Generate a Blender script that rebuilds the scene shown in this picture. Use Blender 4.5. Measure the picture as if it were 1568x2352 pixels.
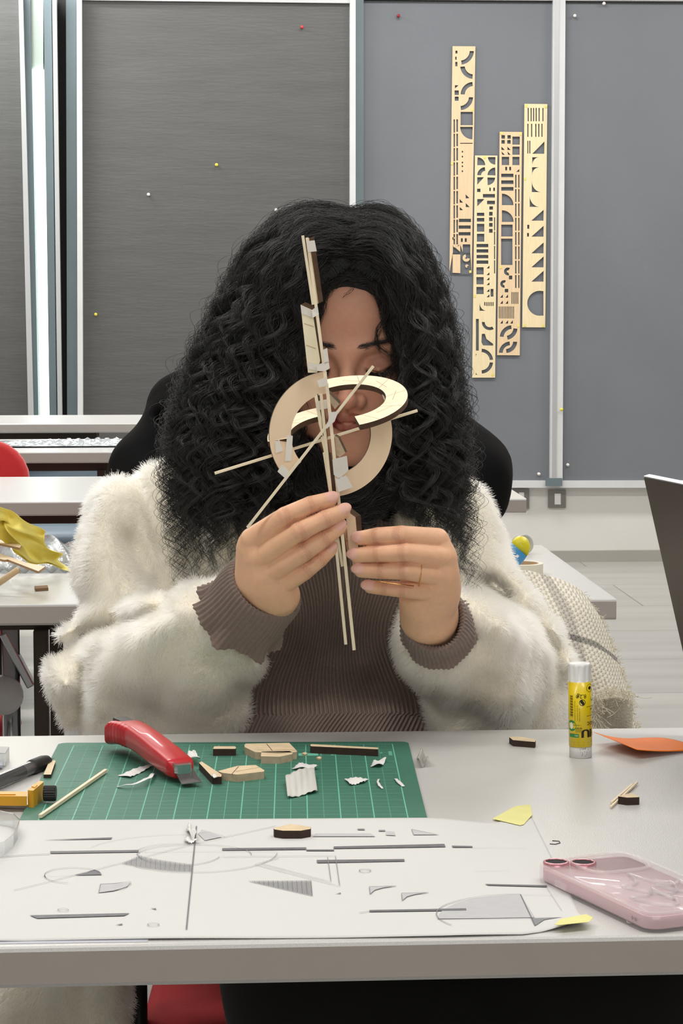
import bpy, bmesh, math, random
import numpy as np
from mathutils import Vector, Matrix
from mathutils.geometry import tessellate_polygon

for o in list(bpy.data.objects): bpy.data.objects.remove(o)
C = bpy.context.scene.collection
SC = bpy.context.scene
random.seed(4); RNG = np.random.default_rng(7)

# ------------------------------------------------------------------ camera
FPX = 5500.0; YAW = math.radians(3.9); PITCH = math.atan(526/FPX); HC = 1.147
ZT = 0.74; NFUR = 320000; NL = 330; NFLY = 1300
cam_d = bpy.data.cameras.new('camera'); cam = bpy.data.objects.new('camera', cam_d); C.objects.link(cam)
cam_d.sensor_fit = 'VERTICAL'; cam_d.sensor_height = 36.0; cam_d.lens = FPX/2352*36.0
cam_d.clip_start = 0.05; cam_d.clip_end = 60
cam.location = (0, 0, HC)
cam.rotation_euler = (math.pi/2 - PITCH, 0, -YAW)
SC.camera = cam
cam_d.dof.use_dof = False

# ------------------------------------------------------------------ view, world, lights
SC.view_settings.view_transform = 'Standard'; SC.view_settings.look = 'None'
SC.view_settings.gamma = 1.0; SC.view_settings.use_curve_mapping = False
SC.view_settings.exposure = 0.0
w = bpy.data.worlds.new('world'); SC.world = w; w.use_nodes = True
w.node_tree.nodes['Background'].inputs[0].default_value = (0.8, 0.85, 0.9, 1)
w.node_tree.nodes['Background'].inputs[1].default_value = 0.15

def area(name, loc, size, power, color=(1, 0.97, 0.93), rot=(0, 0, 0)):
    l = bpy.data.lights.new(name, 'AREA'); l.shape = 'RECTANGLE'; l.size, l.size_y = size
    l.energy = power; l.color = color
    o = bpy.data.objects.new(name, l); o.location = loc; o.rotation_euler = rot; C.objects.link(o); return o
for i, (x, y, p) in enumerate([(-1.15, 1.5, 17), (1.3, 1.5, 17), (-0.9, 3.9, 32), (0.25, 1.75, 12), (2.1, 3.9, 24), (-2.2, 6.3, 34), (0.2, 6.3, 34), (2.6, 6.3, 34), (0.9, 8.6, 34), (2.9, 8.6, 34), (-1.2, 8.6, 40)]):
    area('ceiling_lamp', (x, y, 2.95), (1.3, 0.30), p)
area('front_fill', (0.2, -1.4, 2.2), (2.6, 1.2), 30, (1, 0.985, 0.96), (math.radians(62), 0, 0))  # fill light added behind the camera for faces and hands
area('wall_wash_lamp', (-1.15, 9.25, 2.85), (1.0, 0.12), 45, (0.96, 1, 0.98), (math.radians(32), 0, 0))

# ------------------------------------------------------------------ geometry of the view
Hf = Vector((math.sin(YAW), math.cos(YAW), 0)); Rv = Vector((math.cos(YAW), -math.sin(YAW), 0))
Ff = Hf*math.cos(PITCH) + Vector((0, 0, -math.sin(PITCH))); Uf = Vector((0, 0, 1))*math.cos(PITCH) + Hf*math.sin(PITCH)
CAM = Vector((0, 0, HC))
def ray(px, py): return Ff + Rv*((px-784)/FPX) + Uf*((1176-py)/FPX)
def at(px, py, d):
    r = ray(px, py); return CAM + r*(d/r.dot(Hf))
def on(px, py, z=ZT):
    r = ray(px, py); return CAM + r*((z-HC)/r.z)
def aty(px, py, y):
    r = ray(px, py); return CAM + r*(y/r.y)

# ------------------------------------------------------------------ materials
def lin(c):
    return tuple(((v/255)/12.92 if v/255 <= 0.04045 else ((v/255+0.055)/1.055)**2.4) for v in c)
MATS = {}
def M(name, rgb=(200, 200, 200), rough=0.5, metal=0.0, spec=0.5, noise=None, bump=None, trans=0.0, alpha=1.0, emit=None, ior=1.45, sheen=0.0, sss=0.0, coat=0.0, vcol=None, stretch=None):
    if name in MATS: return MATS[name]
    m = bpy.data.materials.new(name); m.use_nodes = True; nt = m.node_tree; b = nt.nodes['Principled BSDF']
    col = (*lin(rgb), 1)
    b.inputs['Base Color'].default_value = col; b.inputs['Roughness'].default_value = rough
    b.inputs['Metallic'].default_value = metal; b.inputs['Specular IOR Level'].default_value = spec
    b.inputs['IOR'].default_value = ior; b.inputs['Transmission Weight'].default_value = trans
    b.inputs['Alpha'].default_value = alpha; b.inputs['Coat Weight'].default_value = coat
    if sheen: b.inputs['Sheen Weight'].default_value = sheen
    if sss:
        b.inputs['Subsurface Weight'].default_value = sss; b.inputs['Subsurface Radius'].default_value = (1, 0.35, 0.2); b.inputs['Subsurface Scale'].default_value = 0.006
    if emit:
        b.inputs['Emission Color'].default_value = (*lin(emit[0]), 1); b.inputs['Emission Strength'].default_value = emit[1]
    tc = nt.nodes.new('ShaderNodeTexCoord'); mp = nt.nodes.new('ShaderNodeMapping'); nt.links.new(tc.outputs['Object'], mp.inputs[0])
    if stretch: mp.inputs['Scale'].default_value = stretch
    src = None
    if vcol:
        a = nt.nodes.new('ShaderNodeAttribute'); a.attribute_name = vcol; src = a.outputs['Color']
        nt.links.new(src, b.inputs['Base Color'])
    if noise:
        n = nt.nodes.new('ShaderNodeTexNoise'); n.inputs['Scale'].default_value = noise[0]; n.inputs['Detail'].default_value = 4
        nt.links.new(mp.outputs[0], n.inputs['Vector'])
        mx = nt.nodes.new('ShaderNodeMix'); mx.data_type = 'RGBA'; mx.blend_type = 'MULTIPLY'; mx.inputs[0].default_value = 1.0
        rp = nt.nodes.new('ShaderNodeMapRange'); rp.inputs[1].default_value = 0.3; rp.inputs[2].default_value = 0.7
        rp.inputs[3].default_value = 1-noise[1]; rp.inputs[4].default_value = 1+noise[1]*0.6
        nt.links.new(n.outputs[0], rp.inputs[0]); cc = nt.nodes.new('ShaderNodeCombineColor')
        for k in range(3): nt.links.new(rp.outputs[0], cc.inputs[k])
        if src: nt.links.new(src, mx.inputs[6])
        else: mx.inputs[6].default_value = col
        nt.links.new(cc.outputs[0], mx.inputs[7]); nt.links.new(mx.outputs[2], b.inputs['Base Color'])
    if bump:
        n = nt.nodes.new('ShaderNodeTexNoise'); n.inputs['Scale'].default_value = bump[0]; n.inputs['Detail'].default_value = 3
        nt.links.new(mp.outputs[0], n.inputs['Vector'])
        bp = nt.nodes.new('ShaderNodeBump'); bp.inputs['Strength'].default_value = bump[1]; bp.inputs['Distance'].default_value = bump[2] if len(bump) > 2 else 0.002
        nt.links.new(n.outputs[0], bp.inputs['Height']); nt.links.new(bp.outputs[0], b.inputs['Normal'])
    MATS[name] = m; return m

# ------------------------------------------------------------------ object helpers
def tag(o, label=None, cat=None, group=None, kind=None):
    if label: o['label'] = label
    if cat: o['category'] = cat
    if group: o['group'] = group
    if kind: o['kind'] = kind
    return o
def empty(name, loc, label, cat, group=None):
    o = bpy.data.objects.new(name, None); o.location = loc; o.empty_display_size = 0.02; C.objects.link(o)
    tag(o, label, cat, group); bpy.context.view_layer.update(); return o
class MB:
    """collects shapes with material slots and links them as one mesh"""
    def __init__(s): s.v = []; s.f = []; s.m = []; s.sm = []
    def add(s, vs, fs, mi=0, smooth=False):
        n = len(s.v); s.v += [tuple(v) for v in vs]
        for f in fs: s.f.append(tuple(i+n for i in f)); s.m.append(mi); s.sm.append(smooth)
        return s
    def box(s, lo, hi, mi=0):
        x0, y0, z0 = lo; x1, y1, z1 = hi
        return s.add([(x0, y0, z0), (x1, y0, z0), (x1, y1, z0), (x0, y1, z0), (x0, y0, z1), (x1, y0, z1), (x1, y1, z1), (x0, y1, z1)],
              [(0, 3, 2, 1), (4, 5, 6, 7), (0, 1, 5, 4), (1, 2, 6, 5), (2, 3, 7, 6), (3, 0, 4, 7)], mi)
    def prism(s, pts, ext, mi=0, mside=None, smooth=False):
        """pts: 3D polygon; ext: vector"""
        e = Vector(ext); n = len(pts); P = [Vector(p) for p in pts]
        nrm = Vector((0, 0, 0))
        for i in range(n):
            a, b2 = P[i], P[(i+1) % n]; nrm += a.cross(b2)
        if nrm.dot(e) > 0: P = P[::-1]
        tris = tessellate_polygon([P])
        tt = []
        for t in tris:
            a, b2, c = (P[i] for i in t); nn = (b2-a).cross(c-a)
            tt.append(tuple(t) if nn.dot(e) < 0 else tuple(t)[::-1])
        s.add(P, tt, mi); s.add([p+e for p in P], [t[::-1] for t in tt], mi)
        vs = P + [p+e for p in P]
        fs = [(i, i+n, (i+1) % n + n, (i+1) % n) for i in range(n)]
        s.add(vs, fs, mi if mside is None else mside, smooth); return s
    def tube(s, pts, r, n=8, mi=0, caps=True, smooth=True, squash=None):
        P = [Vector(p) for p in pts]; rs = r if isinstance(r, (list, tuple)) else [r]*len(P)
        vs = []; t0 = (P[1]-P[0]).normalized(); u = t0.orthogonal().normalized()
        for i, p in enumerate(P):
            t = ((P[min(i+1, len(P)-1)] - P[max(i-1, 0)]).normalized())
            u = (u - t*u.dot(t)).normalized(); v = t.cross(u)
            for k in range(n):
                a = 2*math.pi*k/n; vs.append(p + (u*math.cos(a)+v*math.sin(a))*rs[i])
        fs = []
        for i in range(len(P)-1):
            for k in range(n):
                fs.append((i*n+k, i*n+(k+1) % n, (i+1)*n+(k+1) % n, (i+1)*n+k))
        if caps: fs.append(tuple(range(n))[::-1]); fs.append(tuple((len(P)-1)*n+k for k in range(n)))
        return s.add(vs, fs, mi, smooth)
    def bar(s, a, b2, wx, wy, up=(0, 0, 1), mi=0):
        a = Vector(a); b2 = Vector(b2); t = (b2-a).normalized(); upv = Vector(up); x = t.cross(upv).normalized(); y = x.cross(t).normalized()
        vs = [p + x*sx*wx/2 + y*sy*wy/2 for p in (a, b2) for sx, sy in ((-1, -1), (1, -1), (1, 1), (-1, 1))]
        return s.add(vs, [(0, 3, 2, 1), (4, 5, 6, 7), (0, 1, 5, 4), (1, 2, 6, 5), (2, 3, 7, 6), (3, 0, 4, 7)][::1], mi)
    def lathe(s, prof, base=(0, 0, 0), axis=(0, 0, 1), n=32, mi=0, smooth=True):
        b0 = Vector(base); ax = Vector(axis).normalized(); u = ax.orthogonal().normalized(); v = ax.cross(u); vs = []
        for r, h in prof:
            for k in range(n):
                a = 2*math.pi*k/n; vs.append(b0 + ax*h + (u*math.cos(a)+v*math.sin(a))*r)
        fs = []
        for i in range(len(prof)-1):
            for k in range(n): fs.append((i*n+k, i*n+(k+1) % n, (i+1)*n+(k+1) % n, (i+1)*n+k))
        return s.add(vs, fs, mi, smooth)
    def grid(s, fn, nu, nv, mi=0, smooth=True):
        vs = [fn(i/(nu-1), j/(nv-1)) for i in range(nu) for j in range(nv)]
        fs = [(i*nv+j, (i+1)*nv+j, (i+1)*nv+j+1, i*nv+j+1) for i in range(nu-1) for j in range(nv-1)]
        return s.add(vs, fs, mi, smooth)
    def sheet(s, fn, nu, nv, th=0.0003, mi=0, smooth=True):
        """surface with real thickness"""
        P = np.array([[tuple(fn(i/(nu-1), j/(nv-1))) for j in range(nv)] for i in range(nu)])
        du = np.gradient(P, axis=0); dv = np.gradient(P, axis=1); N = np.cross(du, dv); N /= np.linalg.norm(N, axis=2, keepdims=True)+1e-12
        A = (P+N*th/2).reshape(-1, 3); B = (P-N*th/2).reshape(-1, 3); n = nu*nv
        fs = []
        for i in range(nu-1):
            for j in range(nv-1):
                q = (i*nv+j, (i+1)*nv+j, (i+1)*nv+j+1, i*nv+j+1); fs.append(q); fs.append(tuple(k+n for k in q[::-1]))
        rim = [i*nv for i in range(nu)] + [(nu-1)*nv+j for j in range(1, nv)] + [i*nv+nv-1 for i in range(nu-2, -1, -1)] + [j for j in range(nv-2, 0, -1)]
        for k in range(len(rim)):
            a, b2 = rim[k], rim[(k+1) % len(rim)]; fs.append((a, a+n, b2+n, b2))
        return s.add([tuple(x) for x in A]+[tuple(x) for x in B], fs, mi, smooth)
    def build(s, name, mats, parent=None, bevel=0, subsurf=0, origin=None):
        me = bpy.data.meshes.new(name); me.from_pydata(s.v, [], s.f)
        if not isinstance(mats, (list, tuple)): mats = [mats]
        for m in mats: me.materials.append(m)
        me.polygons.foreach_set('material_index', s.m); me.polygons.foreach_set('use_smooth', s.sm); me.update()
        o = bpy.data.objects.new(name, me); C.objects.link(o)
        if origin is not None:
            me.transform(Matrix.Translation(-Vector(origin))); o.location = origin
        if parent is not None:
            bpy.context.view_layer.update()
            o.parent = parent; o.matrix_parent_inverse = parent.matrix_world.inverted()
        if bevel:
            bv = o.modifiers.new('bevel', 'BEVEL'); bv.width = bevel; bv.segments = 3; bv.limit_method = 'ANGLE'; bv.angle_limit = math.radians(40)
        if subsurf:
            ss = o.modifiers.new('sub', 'SUBSURF'); ss.levels = ss.render_levels = subsurf
        return o
def npmesh(name, V, F, mat, parent=None, smooth=True, cols=None, attrs=None):
    me = bpy.data.meshes.new(name); V = np.asarray(V, np.float32); F = np.asarray(F, np.int32)
    me.vertices.add(len(V)); me.vertices.foreach_set('co', V.ravel())
    me.loops.add(F.size); me.loops.foreach_set('vertex_index', F.ravel())
    me.polygons.add(len(F)); me.polygons.foreach_set('loop_start', np.arange(0, F.size, F.shape[1], dtype=np.int32))
    me.polygons.foreach_set('loop_total', np.full(len(F), F.shape[1], np.int32))
    me.update(calc_edges=True); me.validate()
    me.polygons.foreach_set('use_smooth', np.full(len(me.polygons), smooth))
    for m in (mat if isinstance(mat, (list, tuple)) else [mat]): me.materials.append(m)
    if cols is not None:
        a = me.color_attributes.new('col', 'FLOAT_COLOR', 'POINT'); c4 = np.ones((len(V), 4), np.float32); c4[:, :3] = cols; a.data.foreach_set('color', c4.ravel())
    if attrs:
        for k, v in attrs.items():
            if v.ndim == 2:
                a = me.attributes.new(k, 'FLOAT_VECTOR', 'POINT'); a.data.foreach_set('vector', np.asarray(v, np.float32).ravel())
            else:
                a = me.attributes.new(k, 'FLOAT', 'POINT'); a.data.foreach_set('value', np.asarray(v, np.float32))
    o = bpy.data.objects.new(name, me); C.objects.link(o)
    if parent is not None:
        bpy.context.view_layer.update()
        o.parent = parent; o.matrix_parent_inverse = parent.matrix_world.inverted()
    return o
def curves(name, P, R, mat, parent=None):
    """P: (N, K, 3) strand points, R: (K,) or (N,K) radii -> hair curves object"""
    hc = bpy.data.hair_curves.new(name); N, K, _ = P.shape
    hc.add_curves([K]*N)
    hc.attributes['position'].data.foreach_set('vector', np.ascontiguousarray(P, np.float32).ravel()) if 'position' in hc.attributes else hc.points.foreach_set('position', np.ascontiguousarray(P, np.float32).ravel())
    RR = np.broadcast_to(R, (N, K)).astype(np.float32)
    ra = hc.attributes.get('radius') or hc.attributes.new('radius', 'FLOAT', 'POINT'); ra.data.foreach_set('value', np.ascontiguousarray(RR).ravel())
    hc.materials.append(mat)
    o = bpy.data.objects.new(name, hc); C.objects.link(o)
    if parent is not None:
        bpy.context.view_layer.update()
        o.parent = parent; o.matrix_parent_inverse = parent.matrix_world.inverted()
    return o
_txt = {}
def text_faces(s):
    """verts (x,y) and faces of a word in the built-in typeface, height about 1"""
    if s in _txt: return _txt[s]
    cu = bpy.data.curves.new('t', 'FONT'); cu.body = s; cu.size = 1; cu.resolution_u = 3
    o = bpy.data.objects.new('t', cu); C.objects.link(o); dg = bpy.context.evaluated_depsgraph_get(); dg.update()
    me = bpy.data.meshes.new_from_object(o.evaluated_get(dg)); V = [(v.co.x, v.co.y) for v in me.vertices]; F = [tuple(p.vertices) for p in me.polygons]
    bpy.data.objects.remove(o); bpy.data.meshes.remove(me); bpy.data.curves.remove(cu); _txt[s] = (V, F); return V, F
def kid(e, n):
    bpy.context.view_layer.update()
    return [c for c in e.children if c.name.split('.')[0] == n][0]
def copy_tree(o, parent=None):
    c = o.copy(); C.objects.link(c)
    if parent is not None: c.parent = parent
    for ch in list(o.children): copy_tree(ch, c)
    return c

# ------------------------------------------------------------------ implicit surfaces for soft bodies
class SDF:
    def __init__(s, lo, hi, h):
        s.lo = np.array(lo, float); s.h = h; s.n = np.ceil((np.array(hi)-s.lo)/h).astype(int)+1
        s.F = np.full(s.n, 1.0, np.float32); s.labels = []
    def sub(s, lo, hi, m):
        a = np.clip(np.floor((np.array(lo)-m-s.lo)/s.h).astype(int), 0, s.n); b = np.clip(np.ceil((np.array(hi)+m-s.lo)/s.h).astype(int)+1, 0, s.n)
        sl = tuple(slice(a[k], b[k]) for k in range(3))
        ax = [s.lo[k]+s.h*np.arange(a[k], b[k]) for k in range(3)]
        return sl, ax
    @staticmethod
    def cone(P, a, b, ra, rb):
        a = np.array(a, float); b = np.array(b, float); ba = b-a; L = ba.dot(ba)+1e-12
        t = np.clip(sum((P[k]-a[k])*ba[k] for k in range(3))/L, 0, 1)
        return np.sqrt(sum((P[k]-a[k]-t*ba[k])**2 for k in range(3))) - (ra+(rb-ra)*t)
    @staticmethod
    def ell(P, c, r, R=None):
        q = [P[k]-c[k] for k in range(3)]
        if R is not None: q = [sum(R[j][k]*q[k] for k in range(3)) for j in range(3)]
        k0 = np.sqrt(sum((q[k]/r[k])**2 for k in range(3))); k1 = np.sqrt(sum((q[k]/r[k]**2)**2 for k in range(3)))+1e-9
        return k0*(k0-1)/k1
    def _mix(s, sl, D, k, op, ret=False):
        A = s.F[sl]
        if op == 'add':
            if k > 0:
                h = np.maximum(k-np.abs(A-D), 0)/k; s.F[sl] = np.minimum(A, D)-h*h*k/4
            else: s.F[sl] = np.minimum(A, D)
        else:
            h = np.maximum(k-np.abs(A+D), 0)/k if k > 0 else 0; s.F[sl] = np.maximum(A, -D)+h*h*(k or 1)/4
    def cap(s, a, b, ra, rb, k=0.004, op='add', lab=None):
        a = np.array(a, float); b = np.array(b, float); r = max(ra, rb); sl, ax = s.sub(np.minimum(a, b)-r, np.maximum(a, b)+r, k+3*s.h)
        P = np.meshgrid(*ax, indexing='ij', sparse=True); s._mix(sl, s.cone(P, a, b, ra, rb), k, op)
        if lab is not None: s.labels.append((lab, 'c', a, b, ra, rb))
    def chain(s, pts, k=0.004, lab=None):
        for (a, ra), (b, rb) in zip(pts[:-1], pts[1:]): s.cap(a, b, ra, rb, k, 'add', lab)
    def ellipsoid(s, c, r, R=None, k=0.004, op='add', lab=None):
        c = np.array(c, float); m = max(r); sl, ax = s.sub(c-m, c+m, k+3*s.h); P = np.meshgrid(*ax, indexing='ij', sparse=True)
        s._mix(sl, s.ell(P, c, r, R), k, op)
        if lab is not None: s.labels.append((lab, 'e', c, r, R))
    def mesh(s):
        F = s.F; h = s.h; ins = F < 0
        c = ins[:-1, :-1, :-1].astype(np.int8)
        tot = sum(ins[i:F.shape[0]-1+i, j:F.shape[1]-1+j, k:F.shape[2]-1+k].astype(np.int8) for i in (0, 1) for j in (0, 1) for k in (0, 1))
        act = (tot > 0) & (tot < 8); idx = np.full(act.shape, -1, np.int64); I = np.argwhere(act); idx[act] = np.arange(len(I))
        acc = np.zeros((len(I), 3)); cnt = np.zeros(len(I))
        offs = [(i, j, k) for i in (0, 1) for j in (0, 1) for k in (0, 1)]
        val = {o: F[I[:, 0]+o[0], I[:, 1]+o[1], I[:, 2]+o[2]] for o in offs}
        for o in offs:
            for ax in range(3):
                if o[ax] == 0:
                    p = list(o); p[ax] = 1; p = tuple(p); a = val[o]; b = val[p]; x = (a < 0) != (b < 0)
                    t = np.where(x, a/(a-b+1e-20*(a == b)), 0); pos = np.tile(np.array(o, float), (len(I), 1)); pos[:, ax] = t
                    acc[x] += pos[x]; cnt[x] += 1
        V = s.lo+(I+acc/cnt[:, None])*h
        Q = []
        for ax in range(3):
            u, v = (ax+1) % 3, (ax+2) % 3
            sl0 = [slice(None)]*3; sl1 = [slice(None)]*3; sl0[ax] = slice(0, -1); sl1[ax] = slice(1, None)
            a = ins[tuple(sl0)]; b = ins[tuple(sl1)]; E = np.argwhere(a != b)
            E = E[(E[:, u] > 0) & (E[:, v] > 0) & (E[:, u] < F.shape[u]-1) & (E[:, v] < F.shape[v]-1)]
            def g(du, dv):
                e = E.copy(); e[:, u] += du; e[:, v] += dv; return idx[e[:, 0], e[:, 1], e[:, 2]]
            q = np.stack([g(-1, -1), g(0, -1), g(0, 0), g(-1, 0)], 1); flip = ~a[E[:, 0], E[:, 1], E[:, 2]]
            q[flip] = q[flip][:, ::-1]; Q.append(q)
        Q = np.concatenate(Q); Q = Q[(Q >= 0).all(1)]
        return V, Q
    def label_dist(s, V, lab):
        P = [V[:, 0], V[:, 1], V[:, 2]]; D = np.full(len(V), 9.0)
        for L in s.labels:
            if L[0] != lab: continue
            D = np.minimum(D, s.cone(P, *L[2:]) if L[1] == 'c' else s.ell(P, *L[2:]))
        return D
def largest(V, Q):
    lab = np.arange(len(V))
    while True:
        m = lab[Q].min(1); new = lab.copy()
        for k in range(4): np.minimum.at(new, Q[:, k], m)
        new = new[new]
        if (new == lab).all(): break
        lab = new
    u, c = np.unique(lab[Q[:, 0]], return_counts=True); keep = u[c.argmax()]; Q = Q[lab[Q[:, 0]] == keep]
    used, inv = np.unique(Q, return_inverse=True); return V[used], inv.reshape(Q.shape)
def hair_bsdf(name, color, rough, melanin=None, radial=.3):
    m = bpy.data.materials.new(name); m.use_nodes = True; nt = m.node_tree; nt.nodes.remove(nt.nodes['Principled BSDF']); h = nt.nodes.new('ShaderNodeBsdfHairPrincipled')
    if melanin is None: h.parametrization = 'COLOR'; h.inputs['Color'].default_value = (*color, 1)
    else: h.parametrization = 'MELANIN'; h.inputs['Melanin'].default_value = melanin; h.inputs['Melanin Redness'].default_value = .15; h.inputs['Random Color'].default_value = .1
    h.inputs['Roughness'].default_value = rough; h.inputs['Radial Roughness'].default_value = radial; h.inputs['Random Roughness'].default_value = .2; h.inputs['Coat'].default_value = .0
    tc = nt.nodes.new('ShaderNodeTexCoord'); n = nt.nodes.new('ShaderNodeTexNoise'); n.inputs['Scale'].default_value = 8; mr = nt.nodes.new('ShaderNodeMapRange'); mr.inputs[3].default_value = rough*.8; mr.inputs[4].default_value = rough*1.2
    nt.links.new(tc.outputs['Object'], n.inputs[0]); nt.links.new(n.outputs[0], mr.inputs[0]); nt.links.new(mr.outputs[0], h.inputs['Roughness'])
    nt.links.new(h.outputs[0], nt.nodes['Material Output'].inputs[0]); MATS[name] = m; return m
def smooth_np(V, Q, it=1, lam=0.5):
    for _ in range(it):
        S = np.zeros_like(V); n = np.zeros(len(V))
        for k in range(4):
            for j in (1, 3):
                np.add.at(S, Q[:, k], V[Q[:, (k+j) % 4]]); np.add.at(n, Q[:, k], 1)
        V = V + lam*(S/np.maximum(n, 1)[:, None]-V)
    return V
def vnormals(V, Q):
    N = np.zeros_like(V); n = np.cross(V[Q[:, 2]]-V[Q[:, 0]], V[Q[:, 3]]-V[Q[:, 1]])
    for k in range(4): np.add.at(N, Q[:, k], n)
    return N/(np.linalg.norm(N, axis=1, keepdims=True)+1e-12)
def vnoise(P, sc, seed=0):
    """cheap smooth 3D noise: sum of sines"""
    r = np.random.default_rng(seed); o = np.zeros(len(P))
    for _ in range(6):
        d = r.normal(size=3); d *= sc*r.uniform(0.6, 1.5)/np.linalg.norm(d); o += np.sin(P@d+r.uniform(0, 6.28))
    return o/6
# world <-> picture-aligned frame of the sitter (x right, y away, z up), metres
def v2w(x, y, z): return CAM + Rv*x + Hf*y + Vector((0, 0, z-HC))
Mv = np.array([list(Rv), list(Hf), [0, 0, 1]])          # rows: axes
def w2v_np(P): return (P-np.array([0, 0, HC]))@Mv.T + np.array([0, 0, HC])
def v2w_np(P): return (P-np.array([0, 0, HC]))@Mv + np.array([0, 0, HC])
def pv(px, py, d):
    """picture position at distance d, in the sitter's frame"""
    r = ray(px, py); w_ = r*(d/r.dot(Hf)); return np.array([w_.dot(Rv), d, HC+w_.z])
def proj_np(P):
    """sitter-frame points -> reference pixels"""
    x = P[:, 0]; y = P[:, 1]; z = P[:, 2]-HC; f = y*math.cos(PITCH)-z*math.sin(PITCH); u = z*math.cos(PITCH)+y*math.sin(PITCH)
    return 784+FPX*x/f, 1176-FPX*u/f
# ================================================================== THE ROOM
YW = on(1300, 1290, 0).y
def pw(px, py, off=0.0): return aty(px, py, YW-off)
m_wall = M('wall_paint', (214, 212, 208), 0.85, noise=(1.5, 0.05), bump=(90, 0.1))
m_ceil = M('ceiling_paint', (225, 225, 222), 0.9, noise=(2, 0.03))
m_alu = M('brushed_aluminium', (196, 198, 200), 0.35, metal=0.55, noise=(6, 0.06), stretch=(1, 1, 0.1))
m_teal = M('grey_blue_post_paint', (102, 115, 120), 0.5, noise=(5, 0.08))
m_whitemetal = M('white_metal', (205, 206, 207), 0.45, noise=(8, 0.04))
# floor with large glossy stone tiles
m_floor = bpy.data.materials.new('floor_tiles'); m_floor.use_nodes = True
nt = m_floor.node_tree; b = nt.nodes['Principled BSDF']; tc = nt.nodes.new('ShaderNodeTexCoord'); br = nt.nodes.new('ShaderNodeTexBrick')
mp = nt.nodes.new('ShaderNodeMapping'); mp.inputs['Location'].default_value = (0.15, 0.02, 0); nt.links.new(tc.outputs['Object'], mp.inputs[0])
br.inputs['Scale'].default_value = 1.0; br.inputs['Brick Width'].default_value = 1.2; br.inputs['Row Height'].default_value = 0.6; br.inputs['Mortar Size'].default_value = 0.003; br.inputs['Mortar Smooth'].default_value = 0.2
br.inputs['Color1'].default_value = (*lin((168, 166, 161)), 1); br.inputs['Color2'].default_value = (*lin((160, 158, 154)), 1); br.inputs['Mortar'].default_value = (*lin((118, 116, 113)), 1)
nz = nt.nodes.new('ShaderNodeTexNoise'); nz.inputs['Scale'].default_value = 3; mpn = nt.nodes.new('ShaderNodeMapping'); mpn.inputs['Scale'].default_value = (0.4, 3, 1)
nt.links.new(tc.outputs['Object'], mpn.inputs[0]); nt.links.new(mpn.outputs[0], nz.inputs[0]); nt.links.new(mp.outputs[0], br.inputs[0])
mx = nt.nodes.new('ShaderNodeMix'); mx.data_type = 'RGBA'; mx.blend_type = 'OVERLAY'; mx.inputs[0].default_value = 0.25
nt.links.new(br.outputs[0], mx.inputs[6]); nt.links.new(nz.outputs[0], mx.inputs[7]); nt.links.new(mx.outputs[2], b.inputs['Base Color']); b.inputs['Roughness'].default_value = 0.28
MATS['floor_tiles'] = m_floor
def struct(name, lo, hi, mat):
    return tag(MB().box(lo, hi).build(name, mat), kind='structure')
struct('floor', (-4.6, -2.6, -0.1), (4.6, YW+0.1, 0), m_floor)
struct('ceiling', (-4.6, -2.6, 3.0), (4.6, YW+0.1, 3.1), m_ceil)
struct('wall_back', (-4.6, YW, 0), (4.6, YW+0.12, 3.0), m_wall)
struct('wall_left', (-4.7, -2.6, 0), (-4.6, YW+0.1, 3.0), m_wall)
struct('wall_right', (4.6, -2.6, 0), (4.7, YW+0.1, 3.0), m_wall)
struct('wall_front', (-4.6, -2.7, 0), (4.6, -2.6, 3.0), m_wall)
zb = pw(1300, 1264).z
struct('baseboard_back', (-4.6, YW-0.02, 0), (4.6, YW, zb), M('baseboard_tile', (160, 157, 150), 0.4, noise=(4, 0.06)))

# boards on the back wall
m_bmatte = M('slate_grey_board', (112, 116, 122), 0.75, noise=(3, 0.05), bump=(400, 0.08))
m_bgloss = M('dark_sheen_board', (80, 80, 79), 0.33, spec=0.9, noise=(3, 0.10), bump=(14, 0.06, 0.01), stretch=(1, 1, 7))
zt = pw(1000, 7).z; zbt = pw(1300, 1103).z; ztop = pw(1000, -140).z
def board(px0, px1, name, label, mat, off0=0.001, off1=0.03, zlo=None, pyl=None):
    pts = [pw(px0[0], px0[1], off0), pw(px1[0], px1[1], off0), pw(px1[2], px1[3], off0), pw(px0[2], px0[3], off0)]
    return tag(MB().prism(pts, (0, -(off1-off0), 0)).build(name, mat), label, 'board')
board((826, 4, 826, 1103), (1269, 9, 1269, 1103), 'pinboard', 'matte slate grey board holding four laser-cut wooden sheets', m_bmatte)
board((1288, 9, 1288, 1103), (2300, 16, 2300, 1103), 'pinboard', 'matte slate grey board at the right, behind the open laptop', m_bmatte)
board((186, 4, 188, 1103), (804, 10, 804, 1103), 'pinboard', 'shiny dark grey board with coloured pins behind the seated woman', m_bgloss, 0.001, 0.05)
board((-900, -4, -900, 1103), (50, 0, 74, 1103), 'pinboard', 'dark grey board cut by the left edge beside the light tube', m_bgloss, 0.001, 0.09)
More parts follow.
